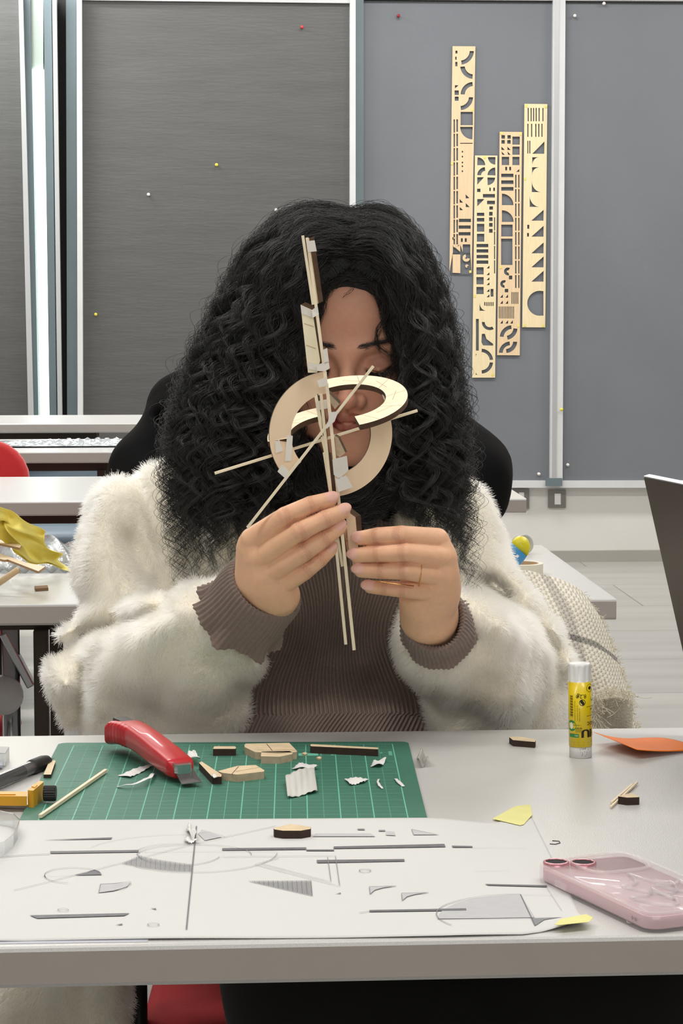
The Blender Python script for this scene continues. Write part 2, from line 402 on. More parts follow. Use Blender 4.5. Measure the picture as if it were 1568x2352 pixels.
# rails and posts (setting)
tn = [0]
def trim(pts, off0, off1, mat):
    tn[0] += 1; return tag(MB().prism([pw(x, y, off0) for x, y in pts], (0, -(off1-off0), 0)).build('trim_%d' % tn[0], mat, bevel=0.003), kind='structure')
trim([(188, -8), (812, -1), (812, 12), (188, 5)], 0.0, 0.07, m_alu)
trim([(824, -1), (2300, 12), (2300, 22-12), (824, 2)], 0.0, 0.05, m_alu)
trim([(824, 1102), (2300, 1102), (2300, 1118), (824, 1118)], 0.0, 0.05, m_whitemetal)
trim([(800, -20), (813, -20), (813, 1110), (800, 1110)], 0.0, 0.085, m_whitemetal)
trim([(814, -20), (832, -20), (832, 1110), (814, 1110)], 0.0, 0.065, m_teal)
trim([(1265, -20), (1293, -20), (1286, 1108), (1258, 1108)], 0.0, 0.06, m_whitemetal)
trim([(1274, -20), (1284, -20), (1277, 1108), (1267, 1108)], 0.06, 0.064, m_alu)
trim([(1252, 1098), (1290, 1098), (1290, 1116), (1252, 1116)], 0.06, 0.07, m_teal)
trim([(44, -20), (54, -20), (82, 1110), (70, 1110)], 0.09, 0.14, m_alu)
trim([(56, -20), (72, -20), (94, 1110), (82, 1110)], 0.02, 0.10, m_teal)
trim([(102, -20), (120, -20), (134, 1110), (118, 1110)], 0.02, 0.10, m_teal)
trim([(121, -20), (131, -20), (146, 1110), (136, 1110)], 0.09, 0.14, m_alu)
trim([(132, -20), (153, -20), (157, 1110), (146, 1110)], 0.0, 0.02, M('dark_gap', (45, 44, 43), 0.8, noise=(3, 0.1)))
trim([(153, -20), (176, -20), (180, 1110), (156, 1110)], 0.03, 0.09, m_teal)
trim([(177, -20), (189, -20), (192, 1110), (180, 1110)], 0.05, 0.11, m_whitemetal)
# vertical light
lt = empty('light_tube', pw(104, 1095, 0.08), 'tall upright glowing white light tube between two posts at the left', 'lamp')
MB().prism([pw(72, -20, 0.03), pw(101, -20, 0.03), pw(101, 160, 0.03), pw(75, 160, 0.03)], (0, -0.05, 0)).build('housing', M('pale_green_housing', (178, 190, 182), 0.5, noise=(5, 0.03)), lt, bevel=0.004)
MB().prism([pw(77, 161, 0.03), pw(101, 161, 0.03), pw(118, 1095, 0.03), pw(98, 1095, 0.03)], (0, -0.06, 0)).build('tube', M('glowing_tube', (250, 255, 250), 0.4, noise=(5, 0.01), emit=((240, 255, 246), 3.0)), lt, bevel=0.012)
kid(lt, 'housing')['label'] = 'pale unlit upper housing'
# pins
def pin(px, py, rgb, cname, off, what):
    p = pw(px, py, off-0.002)
    e = empty('push_pin', p, what, 'pin', 'push pins in the dark boards')
    MB().lathe([(0.0008, -0.004), (0.0008, 0.008)], p, (0, -1, 0), 8).build('needle', m_alu, e)
    MB().lathe([(0, 0.004), (0.005, 0.004), (0.006, 0.006), (0.0035, 0.008), (0.0035, 0.014), (0.0065, 0.016), (0.0065, 0.019), (0, 0.0195)], p, (0, -1, 0), 12).build('head', M('pin_'+cname, rgb, 0.35, noise=(50, 0.02)), e)
for a in [(693, 63, (200, 60, 70), 'red', .05, 'red push pin near the top right of the shiny board'), (497, 379, (220, 210, 70), 'yellow', .05, 'yellow push pin in the middle of the shiny board'),
          (341, 447, (225, 222, 220), 'white', .05, 'white push pin left of centre on the shiny board'), (633, 482, (225, 222, 220), 'white', .05, 'white push pin just above the curly hair'),
          (220, 722, (215, 200, 60), 'yellow', .05, 'yellow push pin low at the left of the shiny board'), (914, 37, (150, 40, 55), 'dark red', .03, 'small dark red push pin near the top of the matte board'),
          (1318, 37, (225, 222, 220), 'white', .03, 'small white push pin high on the right matte board'), (1385, 9, (225, 222, 220), 'white', .03, 'white push pin at the very top of the right matte board'),
          (1236, 1088, (225, 222, 220), 'white', .03, 'white push pin low on the matte board beside the white post'), (1302, 1067, (225, 222, 220), 'white', .03, 'white push pin low on the right matte board'),
          (1288, 940, (215, 200, 110), 'yellow', .065, 'pale yellow push pin on the white post')]: pin(*a)
# sockets
for (x0, x1, y0, y1), lab in [((1258, 1298, 1125, 1166), 'square grey wall socket under the white post'), ((1176, 1214, 1122, 1168), 'grey wall socket partly behind the table corner')]:
    e = empty('wall_socket', pw((x0+x1)/2, y1), lab, 'socket')
    MB().prism([pw(x0, y0), pw(x1, y0), pw(x1, y1), pw(x0, y1)], (0, -0.012, 0)).build('plate', M('socket_grey', (128, 126, 122), 0.4, metal=0.4, noise=(8, 0.03)), e, bevel=0.003)
    MB().prism([pw(x0+14, y0+8), pw(x1-12, y0+8), pw(x1-12, y1-8), pw(x0+14, y1-8)], (0, -0.016, 0)).build('insert', M('socket_white', (222, 221, 219), 0.4, noise=(8, 0.02)), e, bevel=0.002)

# ------------------------------------------------------------------ laser-cut plywood sheets
m_ply = M('birch_plywood', (222, 196, 160), 0.6, noise=(30, 0.07), stretch=(6, 6, 0.6))
m_plypale = M('pale_birch_plywood', (228, 211, 172), 0.6, noise=(30, 0.06), stretch=(6, 6, 0.6))
m_char = M('charred_edge', (58, 42, 32), 0.8, noise=(150, 0.25))
m_masking_y = M('yellow_masking_tape', (226, 214, 110), 0.7, noise=(80, 0.05))
def cpx(X, Y): return (1000+X/5.227, 80+Y/5.227)
def R(x0, y0, x1, y1): return [(x0, y0), (x1, y0), (x1, y1), (x0, y1)]
def Tri(*p): return list(p)
def sector(cx, cy, r, a0, a1, ri=0, n=8):
    o = [(cx+r*math.cos(math.radians(a0+(a1-a0)*i/n)), cy-r*math.sin(math.radians(a0+(a1-a0)*i/n))) for i in range(n+1)]
    if ri: return o+[(cx+ri*math.cos(math.radians(a1+(a0-a1)*i/n)), cy-ri*math.sin(math.radians(a1+(a0-a1)*i/n))) for i in range(n+1)]
    return o+[(cx, cy)]
def spandrel(x, y, dx, dy, n=6):   # corner piece left by a round cut
    return [(x, y), (x+dx, y)]+[(x+dx*(1-math.sin(math.pi/2*i/n)), y+dy*(1-math.cos(math.pi/2*i/n))) for i in range(1, n)]+[(x, y+dy)]
K2 = 2091
H1 = [sector(290, 190, 170, -2, -82, 120), sector(455, 370, 160, 185, 265, 105), sector(455, 720, 155, 95, 178, 105), sector(290, 745, 160, -2, -85, 110),
      R(300, 925, 447, 1085), sector(445, 1105, 150, 180, 268), R(295, 1298, 445, 1308), R(228, 668, 278, 722), R(230, 742, 276, 792), Tri((232, 605), (275, 607), (232, 645)),
      R(238, 190, 262, 225), R(236, 262, 252, 300), R(236, 325, 262, 378), Tri((360, 1915), (405, 1960), (362, 1965)), Tri((288, 1970), (330, 2015), (290, 2015)), Tri((362, 2020), (408, 2068), (362, 2068)),
      Tri((290, 2068), (330, 2105), (290, 2105))]
for k in range(12): H1 += [R(216, 1015+k*172, 232, 1175+k*172)] if 1015+k*172 < 2400 else []
for k in range(12): H1 += [R(250, 1015+k*172, 268, 1165+k*172)] if 1015+k*172 < 2400 else []
for y in (1390, 1450, 1520, 1565, 1625): H1.append([(320, y), (332, y+10), (322, y+28), (312, y+12)])
H1 = [h for h in H1]
H1 += [R(280, K2+118, 424, K2+158), R(278, K2+198, 420, K2+238), R(276, K2+278, 418, K2+318), Tri((203, K2+340), (240, K2+340), (204, K2+375)), R(304, K2+352, 326, K2+396), R(350, K2+352, 374, K2+396),
       R(208, K2+425, 296, K2+515), R(326, K2+425, 416, K2+515), sector(368, K2+588, 46, 100, 350, 12), sector(375, K2+685, 20, 0, 300)]
O1 = [(203, 136), (478, 138), (434, K2+770), (297, K2+770), (297, K2+545), (205, K2+545), (203, K2+765), (165, K2+765)]
O2 = [(472, 1448), (742, 1450), (714, K2+2025), (438, K2+2025)]
H2 = [sector(500, 1565, 95, 0, 88), spandrel(718, 1468, -90, 90)[:0] or sector(718, 1468, 90, 180, 268), sector(600, 1688, 100, 95, 178, 55), sector(718, 1688, 95, 92, 178), Tri((500, 1710), (580, 1710), (500, 1800)),
      sector(622, 1712, 92, -2, -88), R(498, 1848, 538, 1888), R(645, 1835, 662, 1876), R(692, 1835, 712, 1876), R(568, 1912, 712, 1955), Tri((500, 1972), (585, 1972), (500, 2060)), R(618, 1992, 712, 2035), R(645, 2060, 688, K2+8)]
for y0, y1 in ((45, 84), (108, 152), (178, 272), (298, 392)): H2.append(R(496, K2+y0, 584, K2+y1))
for y0 in (35, 100, 168, 240): H2.append(R(642, K2+y0, 684, K2+y0+46))
for y0 in (420, 484, 552, 618): H2.append(R(492, K2+y0, 632, K2+y0+40))
for y0 in (700, 818, 936): H2.append(R(490, K2+y0, 576, K2+y0+86))
for k in range(4): H2.append(R(702, K2+100+k*172, 714, K2+258+k*172))
for y in (680, 760, 820, 880, 960, 1025): H2.append(Tri((612, K2+y+34), (646, K2+y), (646, K2+y+34)))
H2 += [R(660, K2+960, 694, K2+1052), spandrel(528, K2+1222, 80, -100), sector(590, K2+1100, 0.1, 0, 90)[:0] or R(584, K2+1118, 596, K2+1160), R(484, K2+1320, 518, K2+1700),
       sector(650, K2+1360, 95, 178, 300, 60), [(555, K2+1500), (590, K2+1498), (610, K2+1560), (690, K2+1620), (690, K2+1640), (570, K2+1638), (550, K2+1600)],
       sector(545, K2+1822, 145, 5, 86, 105), sector(545, K2+1832, 145, -5, -86, 105), spandrel(482, K2+1740, 16, 40), spandrel(482, K2+1990, 25, -40)]
for x in (606, 626, 646, 666, 686): H2.append(R(x, K2+1118, x+10, K2+1165))
O3 = [(768, 1163), (1038, 1166), (1010, K2+1757), (738, K2+1755)]
H3 = [R(790, 1205, 832, 1248), R(862, 1205, 902, 1248), R(790, 1264, 830, 1308), R(860, 1264, 900, 1308), R(922, 1222, 1010, 1318), R(922, 1342, 1008, 1440), R(922, 1465, 1006, 1564), R(794, 1465, 882, 1564),
      sector(786, 1382, 0.1, 0, 9)[:0] or Tri((790, 1342), (830, 1382), (790, 1382)), Tri((862, 1342), (900, 1382), (862, 1382)), Tri((790, 1400), (830, 1440), (800, 1440)), Tri((862, 1400), (900, 1440), (870, 1440)),
      R(836, 1585, 858, 1628), R(884, 1585, 906, 1628), Tri((968, 1645), (1004, 1610), (1004, 1645)), R(788, 1668, 934, 1710), R(788, 1748, 934, 1792), R(788, 1828, 934, 1872), sector(796, 2045, 138, 0, 90),
      sector(796, K2+155, 140, 0, 90), R(788, K2+188, 924, K2+330), R(786, K2+356, 922, K2+672), sector(868, K2+750, 48, 60, 290, 14), sector(886, K2+800, 48, -110, 110, 14)[:0] or R(880, K2+800, 920, K2+845),
      sector(822, K2+900, 46, 60, 280, 14), R(830, K2+960, 872, K2+1000)]
for k in range(10):
    y = 1680+k*172
    if y+155 < K2+975: H3 += [R(955, y, 970, y+155), R(992, y, 1006, y+155)]
for x in (915, 933, 951, 969, 987): H3.append(R(x-4, K2+998, x+5, K2+1140))
for x in range(760, 935, 19): H3.append(R(x, K2+1170, x+9, K2+1315))
for x, y in ((775, 1025), (838, 1025), (775, 1098), (838, 1098), (775, 1335), (838, 1335), (895, 1335)): H3.append(Tri((x, K2+y+40), (x+32, K2+y), (x+32, K2+y+40)))
H3 += [sector(920, K2+1545, 150, 95, 175, 105), sector(835, K2+1425, 148, -5, -78, 100), sector(900, K2+1730, 140, 95, 178, 95), sector(838, K2+1590, 140, -2, -85, 92)]
O4 = [(1066, 828), (1341, 831), (1316, K2+1422), (1040, K2+1420)]
H4 = [R(x, 878, x+13, 1038) for x in (1105, 1140, 1170, 1201, 1236, 1282)]+[R(x, 1068, x+13, 1225) for x in (1101, 1146, 1196, 1232, 1270)]+[R(1101, 1272, 1112, 1425), R(1125, 1272, 1137, 1425), Tri((1160, 1428), (1306, 1280), (1303, 1428)),
      spandrel(1160, 1470, 80, 95), spandrel(1158, 1590, 90, 90), spandrel(1155, 1888, 110, -130), spandrel(1130, 2065, 115, -130)]
for y in (140, 332, 532, 700, 872): H4.append(Tri((1150, K2+y), (1296, K2+y-130), (1294, K2+y)))
H4 += [R(1100, K2+190, 1124, K2+238), R(1098, K2+288, 1120, K2+332), [(1294, K2+985), (1294, K2+1280)]+[(1250+150*math.cos(math.radians(a)), K2+1132-150*math.sin(math.radians(a))) for a in range(-80, -285, -12)]]
def sheet(outline, holes, label, mat, tapes):
    c = cpx(*outline[-2]); e = empty('wooden_sheet', pw(c[0], c[1], 0.03), label, 'wooden sheet', 'laser-cut wooden sheets pinned on the board')
    loops = [outline]+[h for h in holes if h and len(h) > 2]
    def area2(L): return sum(L[i][0]*L[(i+1) % len(L)][1]-L[(i+1) % len(L)][0]*L[i][1] for i in range(len(L)))
    L3 = []
    for i, L in enumerate(loops):
        L = L if (area2(L) > 0) == (i == 0) else L[::-1]
        L3.append([pw(*cpx(*p), 0.038) for p in L])
    flat = [p for L in L3 for p in L]
    tr = tessellate_polygon([[Vector((p.x, p.z, 0)) for p in L] for L in L3])
    fs = []
    for t in tr:
        a, b2, c2 = (flat[i] for i in t); fs.append(tuple(t) if (b2-a).cross(c2-a).y < 0 else tuple(t)[::-1])
    mb = MB(); mb.add(flat, fs, 0); off = Vector((0, 0.005, 0)); mb.add([p+off for p in flat], [f[::-1] for f in fs], 0)
    for L in L3:
        n = len(L); mb.add(L+[p+off for p in L], [(i, (i+1) % n, (i+1) % n+n, i+n) for i in range(n)], 1)
    mb.build('panel', [mat, m_char], e)
    for x, y in tapes:
        q = [pw(*cpx(x+dx, y+dy), 0.0385) for dx, dy in ((-14, -10), (12, -18), (16, 12), (-10, 18))]
        MB().prism(q, (0, -0.0008, 0)).build('tape', m_masking_y, e)
    
sheet(O1, H1, 'tallest-hung laser-cut wooden sheet at the left with curved band cut-outs and a broken lower end', m_ply, [(436, 895), (195, 1545), (415, K2+752)])
sheet(O2, H2, 'laser-cut wooden sheet hanging lowest, second from the left, ending in a ring shape', m_plypale, [(588, 1470), (466, K2+1045), (680, K2+1990)])
sheet(O3, H3, 'laser-cut wooden sheet third from the left with window shapes and fine comb slots', m_ply, [(792, 1182), (1018, 1190), (780, K2+700), (990, K2+1400)])
sheet(O4, H4, 'palest laser-cut wooden sheet beside the white post with triangles and a half round hole', m_plypale, [(1090, 855), (1320, 862), (1070, 1728), (1068, K2+1395), (1288, K2+1402)])

# ------------------------------------------------------------------ back tables
m_top = M('white_laminate', (204, 204, 203), 0.28, noise=(60, 0.02), bump=(900, 0.05, 0.0002))
m_edge = M('grey_table_edge', (176, 171, 165), 0.5, noise=(20, 0.02))
m_leg = M('dark_bronze_metal', (74, 66, 58), 0.4, metal=0.6, noise=(8, 0.08))
def table(x0, x1, y0, y1, label, legs=True, th=0.027, group=None, legx=None):
    e = empty('work_table', ((x0+x1)/2, (y0+y1)/2, 0), label, 'table', group)
    b_ = MB(); r = 0.003; prof = [(y0, ZT-th+r), (y0, ZT-r), (y0+r*0.3, ZT-r*0.3), (y0+r, ZT), (y1-r, ZT), (y1-r*0.3, ZT-r*0.3), (y1, ZT-r), (y1, ZT-th+r), (y1-r, ZT-th), (y0+r, ZT-th)]
    n = len(prof); vs = [(x0, y, z) for y, z in prof]+[(x1, y, z) for y, z in prof]
    for i in range(n):
        j = (i+1) % n; mi = 1 if i in (0, 6) else 0
        b_.add([vs[i], vs[i+n], vs[j+n], vs[j]], [(0, 3, 2, 1)[::-1]], mi)
    b_.add(vs[:n], [tuple(range(n))], 1); b_.add(vs[n:], [tuple(range(n))[::-1]], 1)
    b_.build('tabletop', [m_top, m_edge], e)
    if legs:
        for x in legx or (x0+0.06, x1-0.75):
            for y in (y0+0.18, y1-0.07):
                MB().box((x-0.010, y-0.012, 0), (x+0.010, y+0.012, ZT-th-0.03)).build('leg', m_leg, e, bevel=0.003)
        for y in (y0+0.22, y1-0.07): MB().box((x0+0.04, y-0.018, ZT-th-0.035), (x1-0.7, y+0.018, ZT-th)).build('frame_rail', m_leg, e, bevel=0.002)
    return e
y_r2 = (on(784, 1382).y, on(784, 1255).y); xr2 = on(1415, 1376).x
y_r3 = (on(600, 1149).y, on(600, 1092).y); xr3 = on(1200, 1140).x
y_r4 = (on(200, 1038).y, on(200, 1008).y); y_r5 = (on(200, 973).y, on(200, 953).y)
table(-1.35, xr2, *y_r2, 'white table right behind the woman, strewn with craft scraps and tape', legx=(on(28, 1700, 0.3).x*1.0, xr2-0.75))
table(-1.7, xr3, *y_r3, 'white table in the second row back, its corner showing right of the hooded person', group=None)
table(-1.9, xr3-0.1, *y_r4, 'white table with crumpled clear foil lying on it')
table(-2.0, xr3-0.2, *y_r5, 'white table furthest back, closest to the dark boards')
# clutter frames under the tables: two chairs and red shells
m_red = M('red_upholstery', (198, 32, 36), 0.8, sheen=0.4, noise=(300, 0.08), bump=(700, 0.4, 0.001))
m_darkred = m_red
m_chrome = M('chrome', (190, 192, 196), 0.18, metal=0.95, noise=(5, 0.02))
m_blackmetal = M('black_metal', (24, 24, 25), 0.4, metal=0.3, noise=(9, 0.05))
def rounded_pad(cx, cy, cz, wx, wz, th, tilt=0, mi=0, r=0.09, horizontal=False, rotz=0):
    pts = []
    for (sx, sz) in ((1, 1), (-1, 1), (-1, -1), (1, -1)):
        for k in range(7):
            a0 = {(1, 1): 0, (-1, 1): 90, (-1, -1): 180, (1, -1): 270}[(sx, sz)]; a = math.radians(a0+15*k)
            pts.append((sx*(wx/2-r)+r*math.cos(a), sz*(wz/2-r)+r*math.sin(a)))
    mb = MB(); layers = [(-th/2, 0.93), (-th/2*0.6, 0.985), (0, 1.0), (th/2*0.6, 0.985), (th/2, 0.93)]
    n = len(pts); vs = []
    for off, s_ in layers:
        for x, z in pts:
            q = Vector((x*s_, off + 0.35*x*x*(0 if horizontal else 1), z*s_))
            if horizontal: q = Vector((x*s_, z*s_, off))
            q = Matrix.Rotation(rotz, 3, 'Z') @ (Matrix.Rotation(tilt, 3, 'X') @ q); vs.append(q+Vector((cx, cy, cz)))
    fs = []
    for l in range(len(layers)-1):
        for i in range(n): fs.append((l*n+i, l*n+(i+1) % n, (l+1)*n+(i+1) % n, (l+1)*n+i))
    fs.append(tuple(range(n))[::-1]); fs.append(tuple(range((len(layers)-1)*n, len(layers)*n)))
    return mb.add(vs, fs, mi, True)
def chair(x, y, rotz, label, seatz=0.45, backtop=0.86, frame=None, wx=0.44, color=None):
    e = empty('upholstered_chair', (x, y, 0), label, 'chair'); c, s_ = math.cos(rotz), math.sin(rotz)
    def P(a, b2, z): return (x+a*c-b2*s_, y+a*s_+b2*c, z)
    px, py, _ = P(0, 0.2, 0); hb = backtop-seatz-0.07
    rounded_pad(px, py, backtop-hb/2, wx, hb, 0.035, tilt=math.radians(-6), rotz=rotz).build('backrest', color or m_red, e)
    rounded_pad(x, y, seatz, wx, 0.42, 0.05, horizontal=True, rotz=rotz).build('seat', color or m_red, e)
    for sx in (-1, 1):
        MB().tube([P(sx*0.19, -0.18, 0), P(sx*0.19, -0.16, seatz-0.02)], 0.011, 10).build('leg', frame or m_blackmetal, e)
        MB().tube([P(sx*0.19, 0.22, 0), P(sx*0.19, 0.18, seatz), P(sx*0.17, 0.235, backtop-0.12)], 0.011, 10).build('leg', frame or m_blackmetal, e)
    return e
p = on(-5, 1045, 0.80); 
q_ = at(-175, 1060, 5.25); chair(q_.x, q_.y-0.2, 0.0, 'red chair with a rounded back at the far left edge, behind the empty white table', backtop=at(10, 1010, 5.25).z, wx=.46)
q_ = at(-270, 1190, 3.98); chair(q_.x, q_.y-0.2, 0.25, 'red chair behind the yellow tissue paper at the left edge', backtop=at(0, 1152, 3.98).z, seatz=0.46)
for (px0, d0, lab) in ((160, 6.6, 'black framed chair with a blue grey seat seen under the second table'),):
    q_ = at(px0, 1250, d0); chair(q_.x, q_.y, 0.1, lab, seatz=0.45, backtop=0.70, color=M('blue_grey_plastic', (112, 128, 142), 0.5, noise=(9, 0.05)), frame=m_blackmetal, wx=0.36)
# chrome stand with round foot, seen below the near back table
q_ = at(25, 1560, 3.5); e = empty('chrome_stand', (q_.x, q_.y, 0), 'shiny chrome pole stand with a white round foot under the scrap-covered table', 'stand')
MB().tube([(q_.x, q_.y, 0.06), (q_.x, q_.y, 0.66)], 0.014, 12).build('pole', m_chrome, e)
MB().tube([(q_.x-0.03, q_.y+0.02, 0.3), (q_.x-0.03, q_.y+0.02, 0.66)], 0.006, 8).build('rod', m_chrome, e)
MB().lathe([(0, 0.03), (0.022, 0.03), (0.03, 0), (0.022, -0.03), (0, -0.03)], (q_.x-0.01, q_.y-0.02, q_.z-0.02), (0.2, -1, 0.3), 20).build('wheel', m_whitemetal, e)
MB().bar((q_.x-0.01, q_.y, q_.z+0.07), (q_.x+0.03, q_.y, q_.z-0.01), 0.03, 0.012).build('bracket', m_chrome, e, bevel=0.002)
MB().lathe([(0, 0.0), (0.2, 0.0), (0.2, 0.02), (0.02, 0.05), (0, 0.05)], (q_.x, q_.y, 0), (0, 0, 1), 32).build('foot', m_chrome, e)
q_ = on(62, 1700, 0.0); 

# ------------------------------------------------------------------ things on the back tables
# crumpled foil
g0 = on(190, 1022)
def foil(u, v):
    x = g0.x-0.22+0.50*u; y = g0.y-0.10+0.22*v
    k = math.sin(u*41+v*9)*math.sin(v*23+u*13)+0.6*math.sin(u*77-v*31)
    return (x, y, ZT+0.004+0.010*abs(k)*math.sin(math.pi*min(1, max(0, u)))*math.sin(math.pi*v))
tag(MB().sheet(foil, 70, 30, 0.0004, smooth=False).build('crumpled_foil', M('clear_foil', (214, 222, 228), 0.12, metal=0.5, spec=1.0, noise=(30, 0.05))), 'crumpled shiny clear foil on the fourth white table back', 'foil')
# plastic bags / boxes under tissue
def zt_on(px, py, h=0.0): return on(px, py, ZT+h)
m_clear = M('clear_plastic', (232, 236, 238), 0.12, trans=0.75, alpha=1.0, ior=1.2, noise=(9, 0.02), bump=(40, 0.5, 0.003))
def bag(u, v):
    a = zt_on(-60, 1318); b2 = zt_on(185, 1322); c_ = zt_on(185, 1278); x = a.x+(b2.x-a.x)*u; y = a.y+(c_.y-a.y+0.1)*v
    return (x, y, ZT+0.003+0.03*math.sin(math.pi*v)**0.5*(0.7+0.3*math.sin(u*17+v*5))*min(1, 8*u, 8*(1-u)) + 0.003*math.sin(u*50+v*20))
tag(MB().sheet(bag, 60, 24, 0.0006).build('plastic_bag', m_clear), 'clear plastic bag lying under the yellow tissue and wood sheets', 'bag')
m_birchl = M('light_wood_sheet', (229, 208, 178), 0.6, noise=(20, 0.05), stretch=(1, 8, 8))
def plank(pts, zt_, th, label, mat=m_birchl):
    P_ = [on(x, y, zt_) for x, y in pts]
    return tag(MB().prism(P_, (0, 0, -th), 0, 1).build('wood_sheet', [mat, M('wood_edge_tan', (170, 135, 95), 0.7, noise=(50, 0.1))]), label, 'wood sheet', 'thin wood sheets in the scrap pile')
plank([(-90, 1262), (10, 1286), (18, 1285), (88, 1312), (104, 1301), (60, 1292), (-60, 1250)], ZT+0.040, 0.003, 'pale wood sheet with a slanted end sticking out below the yellow tissue')
plank([(-100, 1226), (45, 1258), (50, 1252), (30, 1246), (-80, 1222)], ZT+0.052, 0.003, 'pale wood sheet at the left edge, uppermost under the yellow tissue')
plank([(115, 1277), (200, 1276), (200, 1262), (120, 1265)], ZT+0.012, 0.008, 'flat pale wood piece between the tissue and the cream sleeve')
tag(MB().prism([on(x, y, ZT+0.004) for x, y in [(79, 1346), (109, 1344), (111, 1350), (81, 1352)]], (0, 0, -0.004), 0, 0).build('wood_chip', M('brown_chip', (124, 98, 70), 0.8, noise=(80, 0.15))), 'small brown wood chip alone on the left table behind the woman', 'wood chip')
a_, b_ = on(-30, 1358, ZT+0.005), on(42, 1308, ZT+0.035)
tag(MB().tube([a_, b_], 0.0042, 8).build('wooden_dowel', M('dowel_wood', (196, 170, 130), 0.6, noise=(50, 0.08))), 'round wooden dowel poking out of the pile at the left edge', 'dowel')
# yellow tissue
m_tissue = M('yellow_tissue', (252, 238, 130), 0.7, trans=0.0, noise=(12, 0.10), bump=(18, 0.5, 0.01))
rows = [([(-60, 1140, .20), (0, 1162, .155), (50, 1190, .14), (103, 1221, .11)]),
        ([(-60, 1175, .15), (0, 1188, .14), (45, 1215, .12), (102, 1238, .09)]),
        ([(-60, 1200, .12), (0, 1201, .12), (20, 1212, .11), (110, 1258, .07)]),
        ([(-30, 1225, .09), (20, 1222, .095), (60, 1256, .075), (145, 1270, .04)]),
        ([(10, 1240, .075), (50, 1272, .06), (95, 1288, .04), (135, 1285, .03)]),
        ([(30, 1262, .06), (60, 1290, .045), (110, 1297, .03), (166, 1312, .006)])]
P_ = np.array([[tuple(at(x, y, 3.32-h*0.6)) for x, y, h in r_] for r_ in rows])
def bil(P, u, v):
    n, m = P.shape[:2]; a = u*(n-1); b_ = v*(m-1); i = min(int(a), n-2); j = min(int(b_), m-2); fu, fv = a-i, b_-j
    def cr(p0, p1, p2, p3, t): return 0.5*((2*p1)+(-p0+p2)*t+(2*p0-5*p1+4*p2-p3)*t*t+(-p0+3*p1-3*p2+p3)*t**3)
    rr = []
    for k in (-1, 0, 1, 2):
        ii = min(max(i+k, 0), n-1); q = [P[ii, min(max(j+l, 0), m-1)] for l in (-1, 0, 1, 2)]; rr.append(cr(*q, fv))
    return cr(*rr, fu)
def tis(u, v):
    p = bil(P_, u, v); return (p[0], p[1]+0.012*math.sin(v*15+u*4)+0.006*math.sin(u*22), p[2])
tag(MB().sheet(tis, 46, 40, 0.0003).build('tissue_paper', m_tissue), 'torn translucent yellow tissue paper standing up from the scrap pile', 'tissue paper')
# tape roll, clear ring, glue tube at the right
c_ = on(1202, 1322, ZT); e = empty('tape_roll', c_, 'wide cream masking tape roll lying flat behind the right shoulder', 'tape roll')
rr = 50/ (FPX/c_.y) ; hh = 26/(FPX/c_.y)
MB().lathe([(rr*0.78, 0), (rr, 0), (rr, hh), (rr*0.78, hh)], c_+Vector((0, rr*0.6, 0)), n=48, smooth=False).build('tape', M('masking_tape', (228, 222, 204), 0.7, noise=(60, 0.03)), e)
MB().lathe([(rr*0.73, 0), (rr*0.78, 0), (rr*0.78, hh*1.01), (rr*0.73, hh*1.01), (rr*0.73, 0)], c_+Vector((0, rr*0.6, 0)), n=48).build('cardboard_core', M('cardboard', (170, 140, 105), 0.8, noise=(40, 0.06)), e)
c2 = on(1225, 1292, ZT+hh); u_ = 24/(FPX/c_.y)
tag(MB().lathe([(u_*0.85, -0.008), (u_, -0.008), (u_, 0.008), (u_*0.85, 0.008), (u_*0.85, -0.008)], on(1222, 1290, ZT)+Vector((0, 0.10, u_*1.0)), (0.5, -1, 0.25), n=40).build('clear_tape_roll', M('translucent_tape', (226, 226, 216), 0.3, trans=0.3, noise=(20, 0.03))), 'small translucent tape ring leaning beside the glue tube', 'tape roll')
e = empty('glue_tube', on(1175, 1290, ZT+hh), 'yellow and blue glue tube lying on the masking tape roll', 'glue tube')
A_ = at(1172, 1284, 3.20); B_ = at(1192, 1262, 3.20); D_ = at(1200, 1246, 3.22)
def tubeform(pts, ws, hs):
    mb = MB(); vs = []; n = 16
    P = [Vector(p) for p in pts]
    for i, p in enumerate(P):
        t = (P[min(i+1, len(P)-1)]-P[max(i-1, 0)]).normalized(); x = t.cross(Vector((0, 1, 0))).normalized(); y = x.cross(t)
        for k in range(n): a = 2*math.pi*k/n; vs.append(p+x*ws[i]*math.cos(a)+y*hs[i]*math.sin(a))
    fs = [(i*n+k, i*n+(k+1) % n, (i+1)*n+(k+1) % n, (i+1)*n+k) for i in range(len(P)-1) for k in range(n)]+[tuple(range(n))[::-1], tuple((len(P)-1)*n+k for k in range(n))]
    return mb.add(vs, fs, 0, True)
tubeform([A_, A_.lerp(B_, .6), B_], [0.0155, 0.0150, 0.0140], [0.004, 0.009, 0.011]).build('blue_label', M('blue_label', (70, 150, 205), 0.4, noise=(20, 0.03)), e)
tubeform([B_, B_.lerp(D_, .7), D_, D_+(D_-B_)*0.25], [0.0141, 0.0135, 0.010, 0.004], [0.0112, 0.011, 0.009, 0.004]).build('tube_body', M('glue_yellow', (226, 212, 40), 0.35, noise=(20, 0.03)), e)
for dx, dy in ((-8, 4), (8, 0)):
    c_ = at(1178+dx, 1276+dy*0.4, 3.19); s_ = 0.0026
    MB().prism([c_+Vector((s_*a, -0.007, s_*b2)) for a, b2 in ((0, 1), (1, 0), (0, -1), (-1, 0))], (0, -0.0004, 0)).build('hazard_mark', M('mark_white', (240, 235, 236), 0.5, noise=(20, 0.02)), e)
